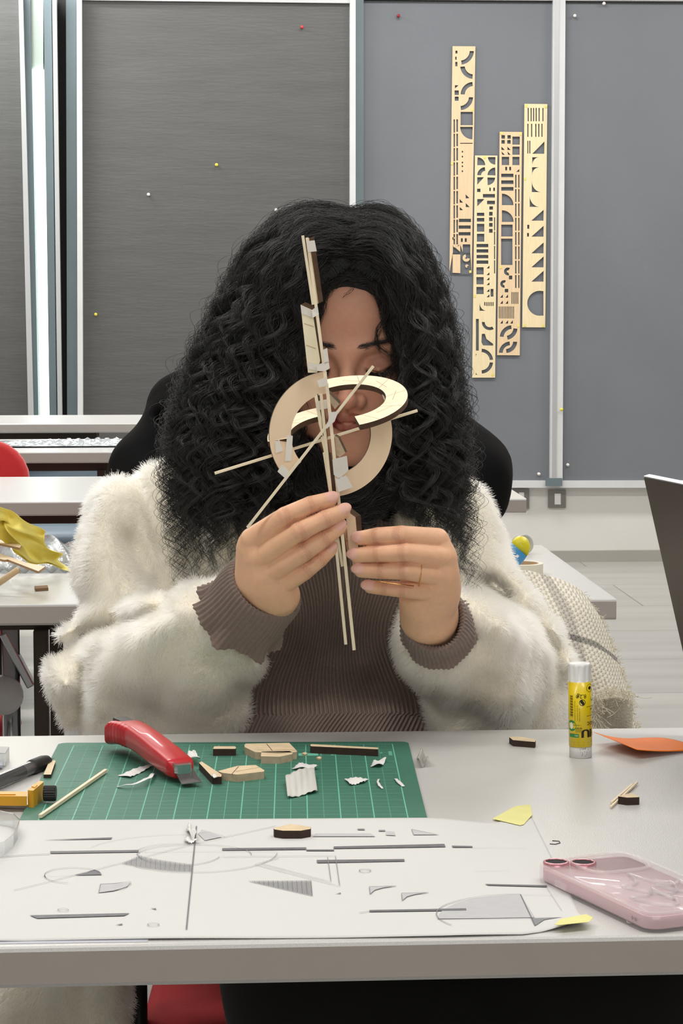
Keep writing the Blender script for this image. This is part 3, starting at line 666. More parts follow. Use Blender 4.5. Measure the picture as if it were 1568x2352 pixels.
# ================================================================== THE NEAR TABLE
yn = on(784, 2163).y; yf = on(784, 1680).y
near_tb = table(-1.05, 0.95, yn, yf, 'large white table in the foreground covered with a pencil drawing and craft scraps', th=0.026, legx=(-0.98, 0.88))
for c_ in list(near_tb.children):
    if c_.name.startswith('frame_rail'): bpy.data.objects.remove(c_)
m_topn = M('speckled_laminate', (206, 205, 202), 0.30, noise=(1100, 0.09), bump=(1000, 0.5, 0.0004))
kid(near_tb, 'tabletop').data.materials[0] = m_topn; kid(near_tb, 'tabletop').data.materials[1] = M('near_table_edge', (182, 173, 166), 0.5, noise=(30, 0.02))
MT = 0.003  # mat thickness
m_mat = M('mat_green', (62, 118, 98), 0.55, noise=(5, 0.06), bump=(900, 0.2, 0.0002))
m_matline = M('mat_line', (116, 196, 172), 0.55, noise=(30, 0.03)); m_matfaint = M('mat_faint_line', (98, 170, 146), 0.6, noise=(30, 0.03))
# mat frame: far-left and far-right corners from the picture
FL = on(135, 1706, ZT+MT); FR = on(937, 1703, ZT+MT); mu = (FR-FL).normalized(); W = (FR-FL).length; mv = Vector((mu.y, -mu.x, 0)); DM = 0.42
def mt(u, v, z=0.0): return FL+mu*u+mv*v+Vector((0, 0, z))
mat = MB()
rc = 0.008; outl = []
for cx, cy, a0 in ((rc, rc, 180), (W-rc, rc, 270), (W-rc, DM-rc, 0), (rc, DM-rc, 90)):
    for k in range(6):
        a = math.radians(a0+18*k); outl.append(mt(cx+rc*math.cos(a), cy+rc*math.sin(a)))
mat.prism(outl, (0, 0, -MT), 0)
mg = 0.0085; IN = 0.0254; x0 = mg+0.004; ncol = 11
u0 = (W-ncol*IN)/2
def q(u1, v1, u2, v2, mi, z=0.00006):
    mat.add([mt(u1, v1, z), mt(u2, v1, z), mt(u2, v2, z), mt(u1, v2, z)], [(3, 2, 1, 0)], mi)
v0 = 0.012
for i in range(ncol+1):
    q(u0+i*IN-0.00045, v0, u0+i*IN+0.00045, DM-0.012, 1)
    if i < ncol: q(u0+(i+.5)*IN-0.0002, v0+0.006, u0+(i+.5)*IN+0.0002, DM-0.012, 1 if i % 2 else 2)
nr = int((DM-0.03)/IN)
for j in range(nr+1):
    q(u0, v0+j*IN-0.0004, W-u0, v0+j*IN+0.0004, 1 if j == 0 else 2)
    if j < nr: q(u0+IN, v0+(j+.5)*IN-0.00026, W-u0-IN*0.2, v0+(j+.5)*IN+0.00026, 2)
for j in range(nr*8):
    L = 0.006 if j % 2 else 0.009; v = v0+j*IN/8; q(u0+IN+0.001, v-0.00012, u0+IN+L, v+0.00012, 2)
    if j % 2 == 0: q(u0+0.006, v-0.00012, u0+0.006+(0.018 if j % 4 == 0 else 0.012), v+0.00012, 2)
for i in range(ncol*8): q(u0+i*IN/8-0.00012, v0+0.001, u0+i*IN/8+0.00012, v0+(0.005 if i % 2 else 0.008), 2)
for k in range(nr):   # figures along the left ruler, lying sideways
    V_, F_ = text_faces(str(nr-k)); s_ = 0.006
    mat.add([mt(u0+IN+0.013+y*s_, v0+(k+1)*IN-x*s_, 0.0001) for x, y in V_], F_, 2); 
for (a, b2) in (((W*.12, .30), (W*.9, .10)), ((W*.1, .10), (W*.85, .34)), ((W*.3, .10), (W*.95, .24))):   # slanting guide lines
    A_, B_ = mt(*a, 0.00005), mt(*b2, 0.00005); n_ = (B_-A_).normalized().cross(Vector((0, 0, 1)))*0.00014
    mat.add([A_-n_, B_-n_, B_+n_, A_+n_], [(0, 1, 2, 3)], 2)
q(W*.685, .052, W*.74, .062, 1); q(W*.676, .048, W*.677, .066, 1); q(W*.748, .048, W*.749, .066, 1)
for i in range(7): q(W*(.775+i*.027), .044+.004*(i % 2), W*(.785+i*.027), .062-.004*(i % 3), 2)
matob = tag(mat.build('cutting_mat', [m_mat, m_matline, m_matfaint]), 'green cutting mat with a pale grid lying under the white drawing', 'cutting mat')

# ------------------------------------------------------------------ the drawing sheet
m_paper = M('drawing_paper', (214, 214, 212), 0.75, noise=(3, 0.012), bump=(12, 0.15, 0.004))
m_graph = M('graphite', (112, 112, 116), 0.6, noise=(200, 0.12)); m_graph2 = M('light_graphite', (142, 142, 146), 0.7, noise=(120, 0.08)); m_graph3 = M('faint_graphite', (192, 192, 194), 0.7, noise=(120, 0.04))
def inmat(P):
    d = Vector((P[0], P[1], 0))-Vector((FL.x, FL.y, 0)); u = d.dot(mu); v = d.dot(mv)
    sx = max(0-u, u-W, 0); sv = max(0-v, v-DM, 0); return math.hypot(sx, sv)
def hpap(P):
    t = min(1, inmat(P)/0.05); t = t*t*(3-2*t); return ZT+MT*(1-t)+0.0006
def onp(px, py, dz=0.0):
    z = ZT+MT
    for _ in range(4):
        P = on(px, py, z+dz); z = hpap(P)
    P.z = z+dz; return P
# sheet outline as two edges (back, front) in picture positions
bk = [(-260, 1888), (0, 1887), (90, 1886), (400, 1884), (700, 1882), (1015, 1880), (1135, 1882), (1222, 1872)]
fr = [(-260, 2162), (0, 2154), (90, 2152), (400, 2149), (700, 2146), (1015, 2143), (1200, 2138), (1345, 2117)]
def poly(L, t):
    a = t*(len(L)-1); i = min(int(a), len(L)-2); f = a-i; return (L[i][0]+(L[i+1][0]-L[i][0])*f, L[i][1]+(L[i+1][1]-L[i][1])*f)
def pap(u, v):
    a = poly(bk, u); c = poly(fr, u); A_ = on(*a, ZT+MT); B_ = on(*c, ZT+MT); P = A_.lerp(B_, v); P.z = hpap(P)+0.0004*max(0, v-0.93)/0.07*(1+math.sin(u*19)); 
    if v > 0.9 and u > 0.9: P.z += 0.004*(v-0.9)/0.1*(u-0.9)/0.1
    return P
pb = MB().sheet(pap, 120, 50, 0.00025)
def stroke(pts, wmm, mi, dz=0.0009):
    P = [onp(x, y, dz) for x, y in pts]; n = len(P); vs = []
    for i, p in enumerate(P):
        t = (P[min(i+1, n-1)]-P[max(i-1, 0)]); t.z = 0; t.normalize(); s_ = Vector((-t.y, t.x, 0))*wmm*0.00055; vs += [p-s_, p+s_]
    pb.add(vs, [(2*i, 2*i+2, 2*i+3, 2*i+1) for i in range(n-1)], mi)
def fill(pts, mi, dz=0.0007):
    P = [onp(x, y, dz) for x, y in pts]; tr = tessellate_polygon([P]); fs = []
    for t in tr:
        a, b2, c = (P[i] for i in t); fs.append(tuple(t) if (b2-a).cross(c-a).z > 0 else tuple(t)[::-1])
    pb.add(P, fs, mi)
def dens(pts, k=6):
    o = []
    for (a, b2), (c, d) in zip(pts[:-1], pts[1:]):
        for i in range(k): o.append((a+(c-a)*i/k, b2+(d-b2)*i/k))
    return o+[pts[-1]]
def arc(cx, cy, rx, ry, a0, a1, n=40): return [(cx+rx*math.cos(math.radians(a0+(a1-a0)*i/n)), cy-ry*math.sin(math.radians(a0+(a1-a0)*i/n))) for i in range(n+1)]
fill(dens([(100, 1929), (258, 1923), (255, 1927), (112, 1929)], 8), 1); fill(dens([(115, 1955), (318, 1952), (318, 1957), (116, 1960)], 8), 1)
stroke(dens([(0, 1968), (60, 1963), (115, 1961)]), .7, 1)
fill(dens([(510, 1948), (703, 1946), (703, 1951), (510, 1953)], 8), 1); fill(dens([(703, 1951), (767, 1951), (767, 1954), (703, 1954)], 4), 1)
fill(dens([(766, 1944), (1020, 1938), (1023, 1945), (766, 1949)], 8), 1); fill(dens([(1037, 1942), (1084, 1943), (1085, 1946), (1039, 1946)], 3), 1)
fill(dens([(727, 1975), (928, 1973), (929, 1978), (728, 1982)], 8), 1); fill(dens([(848, 2090), (1070, 2086), (1071, 2091), (848, 2094)], 8), 1)
stroke(dens([(825, 2096), (848, 2093)]), .5, 1); fill(dens([(1113, 2030), (1255, 2033), (1257, 2037), (1120, 2033)], 6), 1)
fill(dens([(68, 2102), (298, 2097), (285, 2103), (85, 2109)], 8), 1)
stroke(arc(447, 1962, 130, 23, 175, -2), .45, 2); stroke(arc(412, 1957, 98, 30, 183, 340), .5, 2); stroke(arc(412, 1957, 98, 20, 60, 178), .4, 2)
stroke(arc(445, 1960, 250, 45, 160, 95), .4, 3); stroke(arc(445, 1955, 192, 48, 355, 225), .45, 2); stroke(dens([(318, 1956), (640, 1954)], 20), .35, 3)
stroke(dens([(451, 1897), (428, 2134)], 20), .75, 1)
stroke(dens([(32, 2044), (110, 2025), (235, 1993), (445, 1938), (635, 1896)], 10), .4, 2)
stroke(arc(168, 2010, 66, 18, 200, 20), .45, 2); stroke(arc(168, 2010, 66, 18, 160, 260), .45, 2); fill([(170, 2010), (200, 2003), (217, 1997), (228, 2001), (234, 2009)], 1)
stroke(dens([(90, 2012), (170, 2010)]), .3, 3)
fill([(231, 2030), (298, 2026), (292, 2036), (262, 2046), (227, 2050)], 3); stroke([(231, 2030), (260, 2029), (300, 2024), (300, 2030), (285, 2040), (255, 2046), (227, 2050), (231, 2030)], .45, 2)
for k in range(44):   # hatch of the long crescent
    x = 280+k*3.7; t = k/43; yt = 1981-18*math.sin(min(1, t*1.7)*1.5) if t < .3 else 1972+(t-.3)*26; yt = 1983-20*min(1, t/.27) if t < .27 else 1964+26*(t-.27)**0.7
    yb = 1983+18*math.sin(t*1.6); stroke([(x, yt), (x-1, yb)], .45, 2 if k % 3 else 1)
for k in range(40):   # second hatch
    x = 573+k*3.6; t = k/39; stroke([(x, 2023-1*t), (x-0+3*t, 2024+33*t)], .5, 2 if k % 3 else 1)
stroke(dens([(511, 1967), (770, 1965), (780, 2035), (585, 1985), (640, 1970)], 10), .4, 2); stroke(dens([(752, 1968), (760, 2025), (600, 1983)], 10), .4, 2)
stroke(arc(838, 1999, 13, 3.6, 0, 360), .5, 2); stroke(arc(145, 2089, 12, 3.2, 0, 360), .4, 2); stroke(arc(352, 2123, 13, 3.5, 0, 360), .45, 2)
fill([(345, 2086), (358, 2086), (359, 2089)], 1); fill([(265, 2124), (281, 2121), (281, 2124)], 1); fill([(770, 2053), (782, 2050), (783, 2052)], 1)
for (x, y) in ((848, 2036), (922, 2051)): fill([(x, y), (x+62, y-2), (x+30, y+3), (x+12, y+8), (x+2, y+17)], 3); stroke([(x+62, y-2), (x, y), (x+2, y+17), (x+12, y+8), (x+30, y+3), (x+62, y-2)], .4, 2)
fill([(945, 1904), (1008, 1917), (950, 1917)], 3); stroke([(945, 1904), (1008, 1917), (950, 1917), (945, 1904)], .3, 2)
fill(dens([(725, 1914), (850, 1914), (862, 1921), (718, 1921)], 4), 3); fill([(887, 1909), (905, 1910), (908, 1919), (886, 1918)], 3)
fill([(820, 1903), (836, 1903), (838, 1906), (822, 1906)], 2); fill([(869, 1906), (884, 1906), (885, 1909), (870, 1909)], 2)
fill(arc(1195, 2110, 190, 56, 180, 90)+[(1228, 2107)], 3, .0006)
stroke(arc(1195, 2098, 193, 45, 215, 90), .5, 2); stroke(dens([(1195, 2054), (1228, 2124)]), .6, 1); stroke(dens([(1003, 2110), (1290, 2107)], 12), .4, 2)
fill([(1221, 2109), (1290, 2107), (1250, 2112), (1228, 2126)], 2); stroke(dens([(1195, 2054), (1280, 2055)], 6), .3, 3); stroke(dens([(1255, 2037), (1290, 2090)], 6), .3, 3)
stroke(dens([(1085, 1946), (1210, 1947)], 6), .3, 3); stroke(dens([(1090, 2000), (1170, 1998)], 6), .3, 3)
fill([(463, 1905), (490, 1914), (510, 1922), (470, 1930), (455, 1915)], 3); stroke([(449, 1915), (480, 1910), (518, 1922)], .35, 2)
pb.build('drawing_sheet', [m_paper, m_graph, m_graph2, m_graph3]); ds = bpy.data.objects['drawing_sheet']
tag(ds, 'large white sheet with pencilled shapes spread along the front of the near table', 'drawing')
# a second sheet peeping out under the first
def pap2(u, v):
    a = poly([(-260, 2010), (360, 2010)], u); c = poly([(-260, 2168), (0, 2158), (340, 2153)], u); P = on(*a, ZT+MT).lerp(on(*c, ZT+MT), v); P.z = hpap(P)-0.0004; return P
tag(MB().sheet(pap2, 30, 12, 0.0002).build('paper_sheet', M('second_paper', (222, 222, 232), 0.75, noise=(6, 0.01))), 'second paper sheet peeping out under the front left edge of the drawing', 'paper')

# yellow masking tape at two corners
m_tapey = M('pale_yellow_tape', (232, 228, 150), 0.65, noise=(60, 0.05), bump=(140, 0.3, 0.0006))
def tapepiece(pts, label, name='yellow_tape', mat=m_tapey, zf=None, th=0.0002, cat='tape', grp=None, dz=0.0006):
    P = [onp(x, y, dz) if zf is None else on(x, y, zf) for x, y in pts]
    o = tag(MB().prism(P, (0, 0, th)).build(name, mat), label, cat, grp); return o
tapepiece([(1130, 1881), (1183, 1852), (1217, 1848), (1222, 1872), (1202, 1894), (1194, 1896)], 'torn yellow tape holding the far right corner of the drawing')
tapepiece([(1273, 2124), (1285, 2112), (1345, 2100), (1362, 2108), (1352, 2118), (1285, 2125)], 'torn yellow tape at the near right corner of the drawing', dz=0.0045)

# ------------------------------------------------------------------ wood pieces
m_wtop = M('laser_cut_wood_top', (226, 204, 168), 0.6, noise=(90, 0.10), bump=(300, 0.2, 0.0003)); m_wraw = M('raw_wood_side', (196, 176, 148), 0.8, noise=(160, 0.15), bump=(260, 0.5, 0.0006))
def wood(top, zt_, th, label, mside=None, cuts=(), group='laser-cut wood scraps on the near table', name='wood_scrap'):
    P = [on(x, y, zt_) for x, y in top]; mb = MB().prism(P, (0, 0, -th), 0, 1)
    for c in cuts:
        for (a, b2) in zip(c[:-1], c[1:]):
            A_, B_ = on(*a, zt_+0.00005), on(*b2, zt_+0.00005); n_ = (B_-A_).normalized().cross(Vector((0, 0, 1)))*0.0003; mb.add([A_-n_, B_-n_, B_+n_, A_+n_], [(0, 1, 2, 3)], 2)
    return tag(mb.build(name, [m_wtop, mside or m_char, m_char]), label, 'wood scrap', group)
zm = ZT+MT
t5 = 0.0062
wood([(489, 1720), (492, 1714), (540, 1714), (542, 1718), (540, 1720)], zm+t5, t5, 'short dark-edged bar near the far edge of the green mat, right of the red cutter')
wood([(561, 1711), (564, 1708), (664, 1706), (682, 1725), (681, 1727), (640, 1731), (585, 1727), (562, 1716)], zm+t5, t5, 'large pale wood slab with rough edges at the far edge of the mat', m_wraw, [[(612, 1708), (625, 1724)], [(625, 1724), (660, 1722), (682, 1724)], [(590, 1722), (625, 1724)]])
wood([(600, 1726), (664, 1725), (672, 1728), (671, 1732), (642, 1738), (599, 1737)][::1], zm+t5, t5, 'small pale wood block in front of the large slab', m_wraw)
wood([(500, 1771), (545, 1759), (587, 1757), (607, 1769), (606, 1772), (545, 1779), (510, 1775)], zm+t5, t5, 'pale kite-shaped wood piece in the middle of the green mat', m_wraw, [[(548, 1760), (532, 1778)], [(540, 1772), (595, 1763)]])
wood([(712, 1711), (715, 1709), (868, 1717), (868, 1721), (714, 1714)], zm+t5, t5, 'long thin dark-edged wood bar at the far right of the green mat')
st = wood([(457, 1752), (463, 1749), (509, 1779), (508, 1784), (487, 1784)], zm+t5, t5, 'short dark wood stick with white tape at its end, touching the kite-shaped piece')
wood([(100, 1779), (113, 1748), (127, 1746), (127, 1750), (117, 1779)], ZT+0.006, 0.006, 'short wood bar standing between the black pen and the green mat')
wood([(1169, 1693), (1171, 1692), (1196, 1692), (1229, 1698), (1230, 1700), (1228, 1704), (1178, 1700)], ZT+0.0055, 0.0055, 'dark-ended wood scrap alone behind the mat, left of the glue stick', None, [[(1180, 1700), (1228, 1700)]])
wood([(1419, 1829), (1448, 1821), (1468, 1829), (1467, 1831), (1440, 1832)], ZT+0.0062, 0.0062, 'dark quarter-round wood scrap beside the splintered stick at the right')
wood([(628, 1902), (666, 1893), (672, 1893), (714, 1899), (713, 1904), (690, 1908), (650, 1908), (630, 1905)], zm+0.0067, 0.006, 'quarter-round dark-edged wood piece lying on the drawing')
# twisted white tape on the stick end and others
m_wtape = M('white_paper_tape', (232, 231, 228), 0.6, noise=(60, 0.03), bump=(120, 0.4, 0.0005))
def scrap(top_fn, label, nu=16, nv=8, grp='white tape scraps on the near table', name='tape_scrap', mat=None):
    return tag(MB().sheet(top_fn, nu, nv, 0.00018).build(name, mat or m_wtape), label, 'tape scrap', grp)
def ribbon(pts, w, z0, lift=0.0, tw=0.0):
    P = [on(x, y, z0) for x, y in pts]
    def f(u, v):
        a = u*(len(P)-1); i = min(int(a), len(P)-2); p = P[i].lerp(P[i+1], a-i); t = (P[i+1]-P[i]).normalized(); n_ = Vector((-t.y, t.x, 0))
        wv = w*(1-0.2*math.sin(u*7)); h = lift*math.sin(math.pi*u); r_ = tw*u
        return p+n_*(v-.5)*wv*math.cos(r_)+Vector((0, 0, h+abs((v-.5)*wv*math.sin(r_))+0.0006+lift*.3*math.sin(u*9)**2))
    return f
def quad(c4, z0, bump_=0.002, curl=0.0):
    P = [on(x, y, z0) for x, y in c4]
    def f(u, v):
        a = P[0].lerp(P[1], u); b2 = P[3].lerp(P[2], u); p = a.lerp(b2, v); return p+Vector((0, 0, 0.0007+bump_*math.sin(u*3.1+v*2)**2+curl*(1-v)**2+0.0004*math.sin(u*30)))
    return f
scrap(quad([(270, 1784), (345, 1757), (352, 1762), (300, 1788)], zm, 0.001), 'flat white tape strip under the red cutter')
scrap(ribbon([(268, 1809), (300, 1812), (330, 1806), (346, 1795), (354, 1780)], 0.0035, zm, 0.003, 0.7), 'thin curled white tape strip below the red cutter', 24, 4)
scrap(quad([(427, 1744), (438, 1726), (447, 1733), (462, 1750)], zm+0.004, 0.003), 'white tape end sticking up from the dark wood stick')
scrap(quad([(486, 1782), (494, 1779), (499, 1787), (490, 1789)], zm+0.0062, 0.0002), 'small white tape wrap on the near end of the dark stick')
scrap(quad([(669, 1768), (706, 1756), (731, 1768), (705, 1773)], zm, 0.003), 'small folded white tape scrap above the large ribbed scrap')
scrap(quad([(655, 1800), (722, 1781), (729, 1822), (660, 1836)], zm, 0.002, 0.006), 'largest ribbed white tape scrap in the middle of the mat', 24, 12, mat=M('ribbed_tape', (206, 205, 198), 0.6, noise=(60, 0.06), bump=(300, 0.8, 0.0006), stretch=(1, 0.15, 1)))
scrap(quad([(790, 1791), (846, 1791), (838, 1800), (803, 1806)], zm, 0.0015), 'wide grey-white tape scrap right of the large ribbed one')
scrap(quad([(850, 1763), (866, 1749), (888, 1748), (876, 1764)], zm, 0.003), 'looped white tape scrap below the long wood bar')
scrap(ribbon([(870, 1791), (867, 1800), (871, 1808), (878, 1813)], 0.002, zm, 0.001), 'thin curved white tape sliver near the right of the mat', 10, 3)
scrap(ribbon([(908, 1790), (913, 1797), (926, 1808)], 0.003, zm, 0.0005), 'short straight white tape sliver at the right of the mat', 10, 3)
scrap(quad([(957, 1742), (978, 1740), (984, 1762), (962, 1765)], ZT, 0.008), 'crumpled clear tape tuft at the right edge of the mat', 18, 10, mat=M('dusty_clear_tape', (205, 202, 196), 0.4, trans=0.3, noise=(120, 0.25)))
scrap(quad([(427, 1908), (442, 1900), (452, 1930), (438, 1934)], zm+0.001, 0.005), 'white tape scrap standing on the pencil drawing')
scrap(quad([(422, 1932), (440, 1928), (456, 1936), (430, 1940)], zm+0.001, 0.002), 'flat torn white tape lying on the drawing at the long upright line')
scrap(quad([(1430, 2108), (1458, 2104), (1466, 2122), (1440, 2124)], ZT, 0.0006), 'small yellowish tape scrap stuck on the table below the pink phone', mat=M('old_tape', (214, 210, 186), 0.6, noise=(90, 0.06)))
m_stick = M('bamboo_stick', (246, 230, 200), 0.55, noise=(60, 0.06), stretch=(1, 1, 1))
def stick(a, b2, r, label, name='wooden_stick', n=4):
    t = (b2-a).normalized(); return tag(MB().bar(a, b2, r*2, r*2).build(name, m_stick, bevel=0.0002), label, 'stick')
stick(on(92, 1875, zm+0.002), on(243, 1770, zm+0.002), 0.0014, 'pale square wooden stick lying across the left of the green mat')
for (a, b2, w_, lab) in (((1402, 1854), (1463, 1797), .0008, 'splintered pale wood stick beside the quarter-round scrap'), ((1404, 1844), (1452, 1802), .0010, 'thicker splintered wood sliver beside the quarter-round scrap')):
    stick(on(*a, ZT+0.0014), on(*b2, ZT+0.002), w_, lab, 'wood_splinter')
for x, y, lab in ((700, 1730, 'tiny pale wood crumb behind the small block'), (733, 1740, 'tiny pale wood crumb right of the small block')):
    wood([(x-7, y), (x, y-3), (x+6, y), (x+1, y+3)], zm+0.0015, 0.0015, lab, m_wraw, name='wood_crumb')
tag(MB().tube([on(1262, 1938, ZT+0.0003), on(1275, 1939, ZT+0.0003), on(1286, 1936, ZT+0.0003), on(1284, 1932, ZT+0.0003), on(1268, 1931, ZT+0.0003)], 0.0003, 6).build('hair_strand', m_char), 'short curled black strand lying on the table above the phone', 'strand')

# ------------------------------------------------------------------ red box cutter
def cutter():
    A = on(265, 1722, zm); B = on(421, 1797, zm); ax = (B-A); L = ax.length; ax.normalize(); sd = Vector((ax.y, -ax.x, 0))   # sd points to viewer
    e = empty('box_cutter', A, 'red plastic box cutter with its blade out, lying on the green mat', 'box cutter')
    base = Vector((A.x, A.y, zm))
    # handle cross-section: width along sd, height along z
    st_ = [(0.0, .007, .010, .012), (0.03, .0115, .0125, .015), (.10, .0125, .014, .019), (.22, .0125, .014, .021), (.34, .012, .0135, .021), (.5, .012, .013, .019), (.75, .0125, .012, .0145), (.93, .012, .0105, .011), (.965, .009, .008, .009)]
    L2 = L*1.03; n = 20; vs = []
    def ringp(t, w_, h_, zc):
        out = []
        for k in range(n):
            a = 2*math.pi*k/n; cx = math.copysign(abs(math.cos(a))**0.45, math.cos(a)); cz = math.copysign(abs(math.sin(a))**0.45, math.sin(a)); out.append(base+ax*(t*L2)+sd*(cx*w_)+Vector((0, 0, zc+cz*h_*.72)))
        return out
    rings = []
    T = [s_[0] for s_ in st_]; ts = list(np.linspace(0, .965, 90))
    for t in ts:
        w_ = np.interp(t, T, [s_[1] for s_ in st_]); h_ = np.interp(t, T, [s_[2] for s_ in st_]); zc = np.interp(t, T, [s_[3] for s_ in st_])
        rr = ringp(t, w_, h_, zc)
        if .04 < t < .36:
            g = max(0, math.sin((t-.04)/.32*math.pi*14))*0.0016
            rr = [p+(sd*g if (p-base).dot(sd) > w_*.5 else Vector()) for p in rr]
        rings.append(rr)
    vs = [p for r_ in rings for p in r_]
    fs = [(i*n+k, i*n+(k+1) % n, (i+1)*n+(k+1) % n, (i+1)*n+k) for i in range(len(rings)-1) for k in range(n)]+[tuple(range(n))[::-1], tuple((len(rings)-1)*n+k for k in range(n))]
    MB().add(vs, fs, 0, True).build('handle', M('red_plastic', (196, 34, 44), 0.32, noise=(20, 0.04), coat=0.2), e)
    # black slider on the back
    MB().prism([base+ax*(L2*t)+sd*w_+Vector((0, 0, .0265)) for t, w_ in ((.06, -.006), (.06, .006), (.26, .006), (.30, .0), (.26, -.006))], (0, 0, .004)).build('slider', M('black_plastic', (34, 33, 34), 0.45, noise=(20, 0.04)), e, bevel=0.001)
    MB().prism([base+ax*(L2*t)+sd*w_+Vector((0, 0, .0085)) for t, w_ in ((.94, -.008), (.94, .0085), (1.015, .0075), (1.02, -.004))], (0, 0, .0075)).build('blade_guide', m_chrome, e, bevel=0.0006)
    bl = MB().prism([base+ax*(L2*t)+sd*w_+Vector((0, 0, z)) for t, w_, z in ((.96, -.008, .012), (1.0, .008, .009), (1.10, .010, .0035), (1.12, -.006, .0045))], (0, 0, -.0006)).build('blade', M('blade_steel', (150, 146, 144), 0.22, metal=0.9, noise=(10, 0.05)), e)
cutter()

# ------------------------------------------------------------------ glue stick
def glue():
    c = on(1333, 1738, ZT); S = FPX/((c-CAM).dot(Hf)); r = 27.0/S; k = 1/S
    e = empty('glue_stick', c, 'yellow and white glue stick standing upside down near the orange note', 'glue stick'); lean = Vector((-0.022, 0.0, 1)).normalized()
    ux = Rv.copy(); uy = lean.cross(ux).normalized(); ux = uy.cross(lean)
    H = 215*k
    MB().lathe([(0, 0), (r*.93, 0), (r*.97, .0006), (r*.97, 27*k), (0, 27*k)], c, lean, 40).build('base_cap', M('scuffed_white_plastic', (214, 212, 208), 0.4, noise=(130, 0.10)), e)
    y0, y1 = 27*k, 179*k
    MB().lathe([(r*.9, y0), (r*1.0, y0), (r*1.0, y1), (r*.9, y1)], c, lean, 64).build('barrel', M('label_yellow', (236, 206, 20), 0.35, noise=(60, 0.03), coat=0.3), e)
    # octagonal fluted cap
    mb = MB(); n = 96; vs = []; prof = [(y1, 1.0, 0), (y1+4*k, 1.0, .10), (y1+30*k, .985, .11), (y1+36*k, .98, .09), (y1+40*k, .95, .01), (y1+42*k, .86, 0), (y1+43*k, .3, 0)]
    for h, rr, fl in prof:
        for i in range(n):
            a = 2*math.pi*i/n; f = 1-fl*abs(math.sin(a*5))**0.5*0.0-fl*(1-abs(math.cos(a*5+.6)))
            vs.append(c+lean*h+(ux*math.cos(a)+uy*math.sin(a))*r*rr*f)
    fs = [(i*n+j, i*n+(j+1) % n, (i+1)*n+(j+1) % n, (i+1)*n+j) for i in range(len(prof)-1) for j in range(n)]+[tuple((len(prof)-1)*n+j for j in range(n))]
    mb.add(vs, fs, 0, True).build('cap', M('white_plastic', (244, 244, 242), 0.35, noise=(30, 0.02)), e)
    ink = MB(); barrel = kid(e, 'barrel')
    def wrap(x, y, dz=0.00015):   # x px right of the axis along the surface, y px above the bottom
        a = x*k/r; return c+lean*(y*k)+(ux*math.sin(a)-uy*math.cos(a))*(r+dz)
    if wrap(0, 0).y > c.y: uy = -uy
    def txt(s, x, y, h, mi=0, rot=180, wx=1.0, target=None):
        V, F = text_faces(s); t = math.radians(rot); vs = [wrap(x+(px*wx*math.cos(t)-py*math.sin(t))*h, y+(px*wx*math.sin(t)+py*math.cos(t))*h) for px, py in V]
        (target or ink).add(vs, F, mi)
    def rect(x0, y0, x1, y1, mi=0, n=6, dz=0.00015):
        for i in range(n):
            a = x0+(x1-x0)*i/n; b2 = x0+(x1-x0)*(i+1)/n; ink.add([wrap(a, y0, dz), wrap(b2, y0, dz), wrap(b2, y1, dz), wrap(a, y1, dz)], [(0, 1, 2, 3)], mi)
    def disc(cx, cy, rx, ry, mi, dz=0.0001, ri=0):
        n = 28; o = [wrap(cx+rx*math.cos(2*math.pi*i/n), cy+ry*math.sin(2*math.pi*i/n), dz) for i in range(n)]
        if ri: o2 = [wrap(cx+rx*ri*math.cos(2*math.pi*i/n), cy+ry*ri*math.sin(2*math.pi*i/n), dz) for i in range(n)]; ink.add(o+o2, [(i, (i+1) % n, (i+1) % n+n, i+n) for i in range(n)], mi)
        else: ink.add(o+[wrap(cx, cy, dz)], [(i, (i+1) % n, n) for i in range(n)], mi)
    # picture x of the axis is about 1330; zoom scale 9.41
    txt('8,2g', 13, 151, 13.5); txt('e', -5, 150, 16); 
    disc(3, 132, 7.5, 7.5, 0, .00012, .82); disc(1.5, 134, 3.6, 4.2, 0); disc(4.5, 130, 3.2, 4, 0)
    disc(24, 165, 11, 9.5, 0, .00012, .90); disc(24, 165, 5.5, 4, 0)
    disc(42, 148, 17, 17, 1, .0001); txt('ECO', 50, 152, 8, 2)
    for i in range(24): rect(-29, 98+i*2.1, -20, 98+i*2.1+(1.3 if i % 3 else .6), 0, 2)
    rect(13, 121, 52, 122); rect(13, 99.5, 52, 100.4)
    txt('colle rapide', 58, 117, 8, 0, 180, .9); txt('& facile', 54, 108, 7, 0, 180, .9)
    txt('www.uhu.com  Art.-Nr. 43', -8, 90, 3.2, 0, 90); txt('UHU GmbH & Co. KG  D-77815 Buehl', -14, 88, 3.0, 0, 90); txt('Made in Germany  30 C', -3, 88, 3.4, 0, 90); txt('a consommer', -1, 80, 4); txt('Art. 45', 2, 73, 4)
    txt('stic', 38, 86, 17, 0, 180, 1.05)
    b3 = MB();
    for o_ in (0, .6, -.6, 1.2, -1.2, 1.8): txt('UHU', 64+o_, 68+abs(o_)*.3, 27, 0, 180, 1.12)
    disc(-25, 77, 13, 13, 1); disc(-25, 77, 5, 8, 2, .0002); rect(-32, 50, -6, 58, 1); txt('BIO', -8, 56, 5, 2)
    for i in range(5): rect(-13+i*3, 62, -12.2+i*3, 74, 0, 1)
    rect(-30, 38, 40, 38.5, 3); rect(-30, 33, 40, 33.4, 3)
    ink.build('print', [M('black_ink', (30, 26, 18), 0.5, noise=(50, 0.02)), M('green_print', (52, 140, 72), 0.5, noise=(50, 0.02)), M('pale_print', (235, 240, 220), 0.5, noise=(50, 0.02)), M('dark_yellow_line', (190, 160, 20), 0.5, noise=(50, 0.02))], barrel)
    sc = MB()
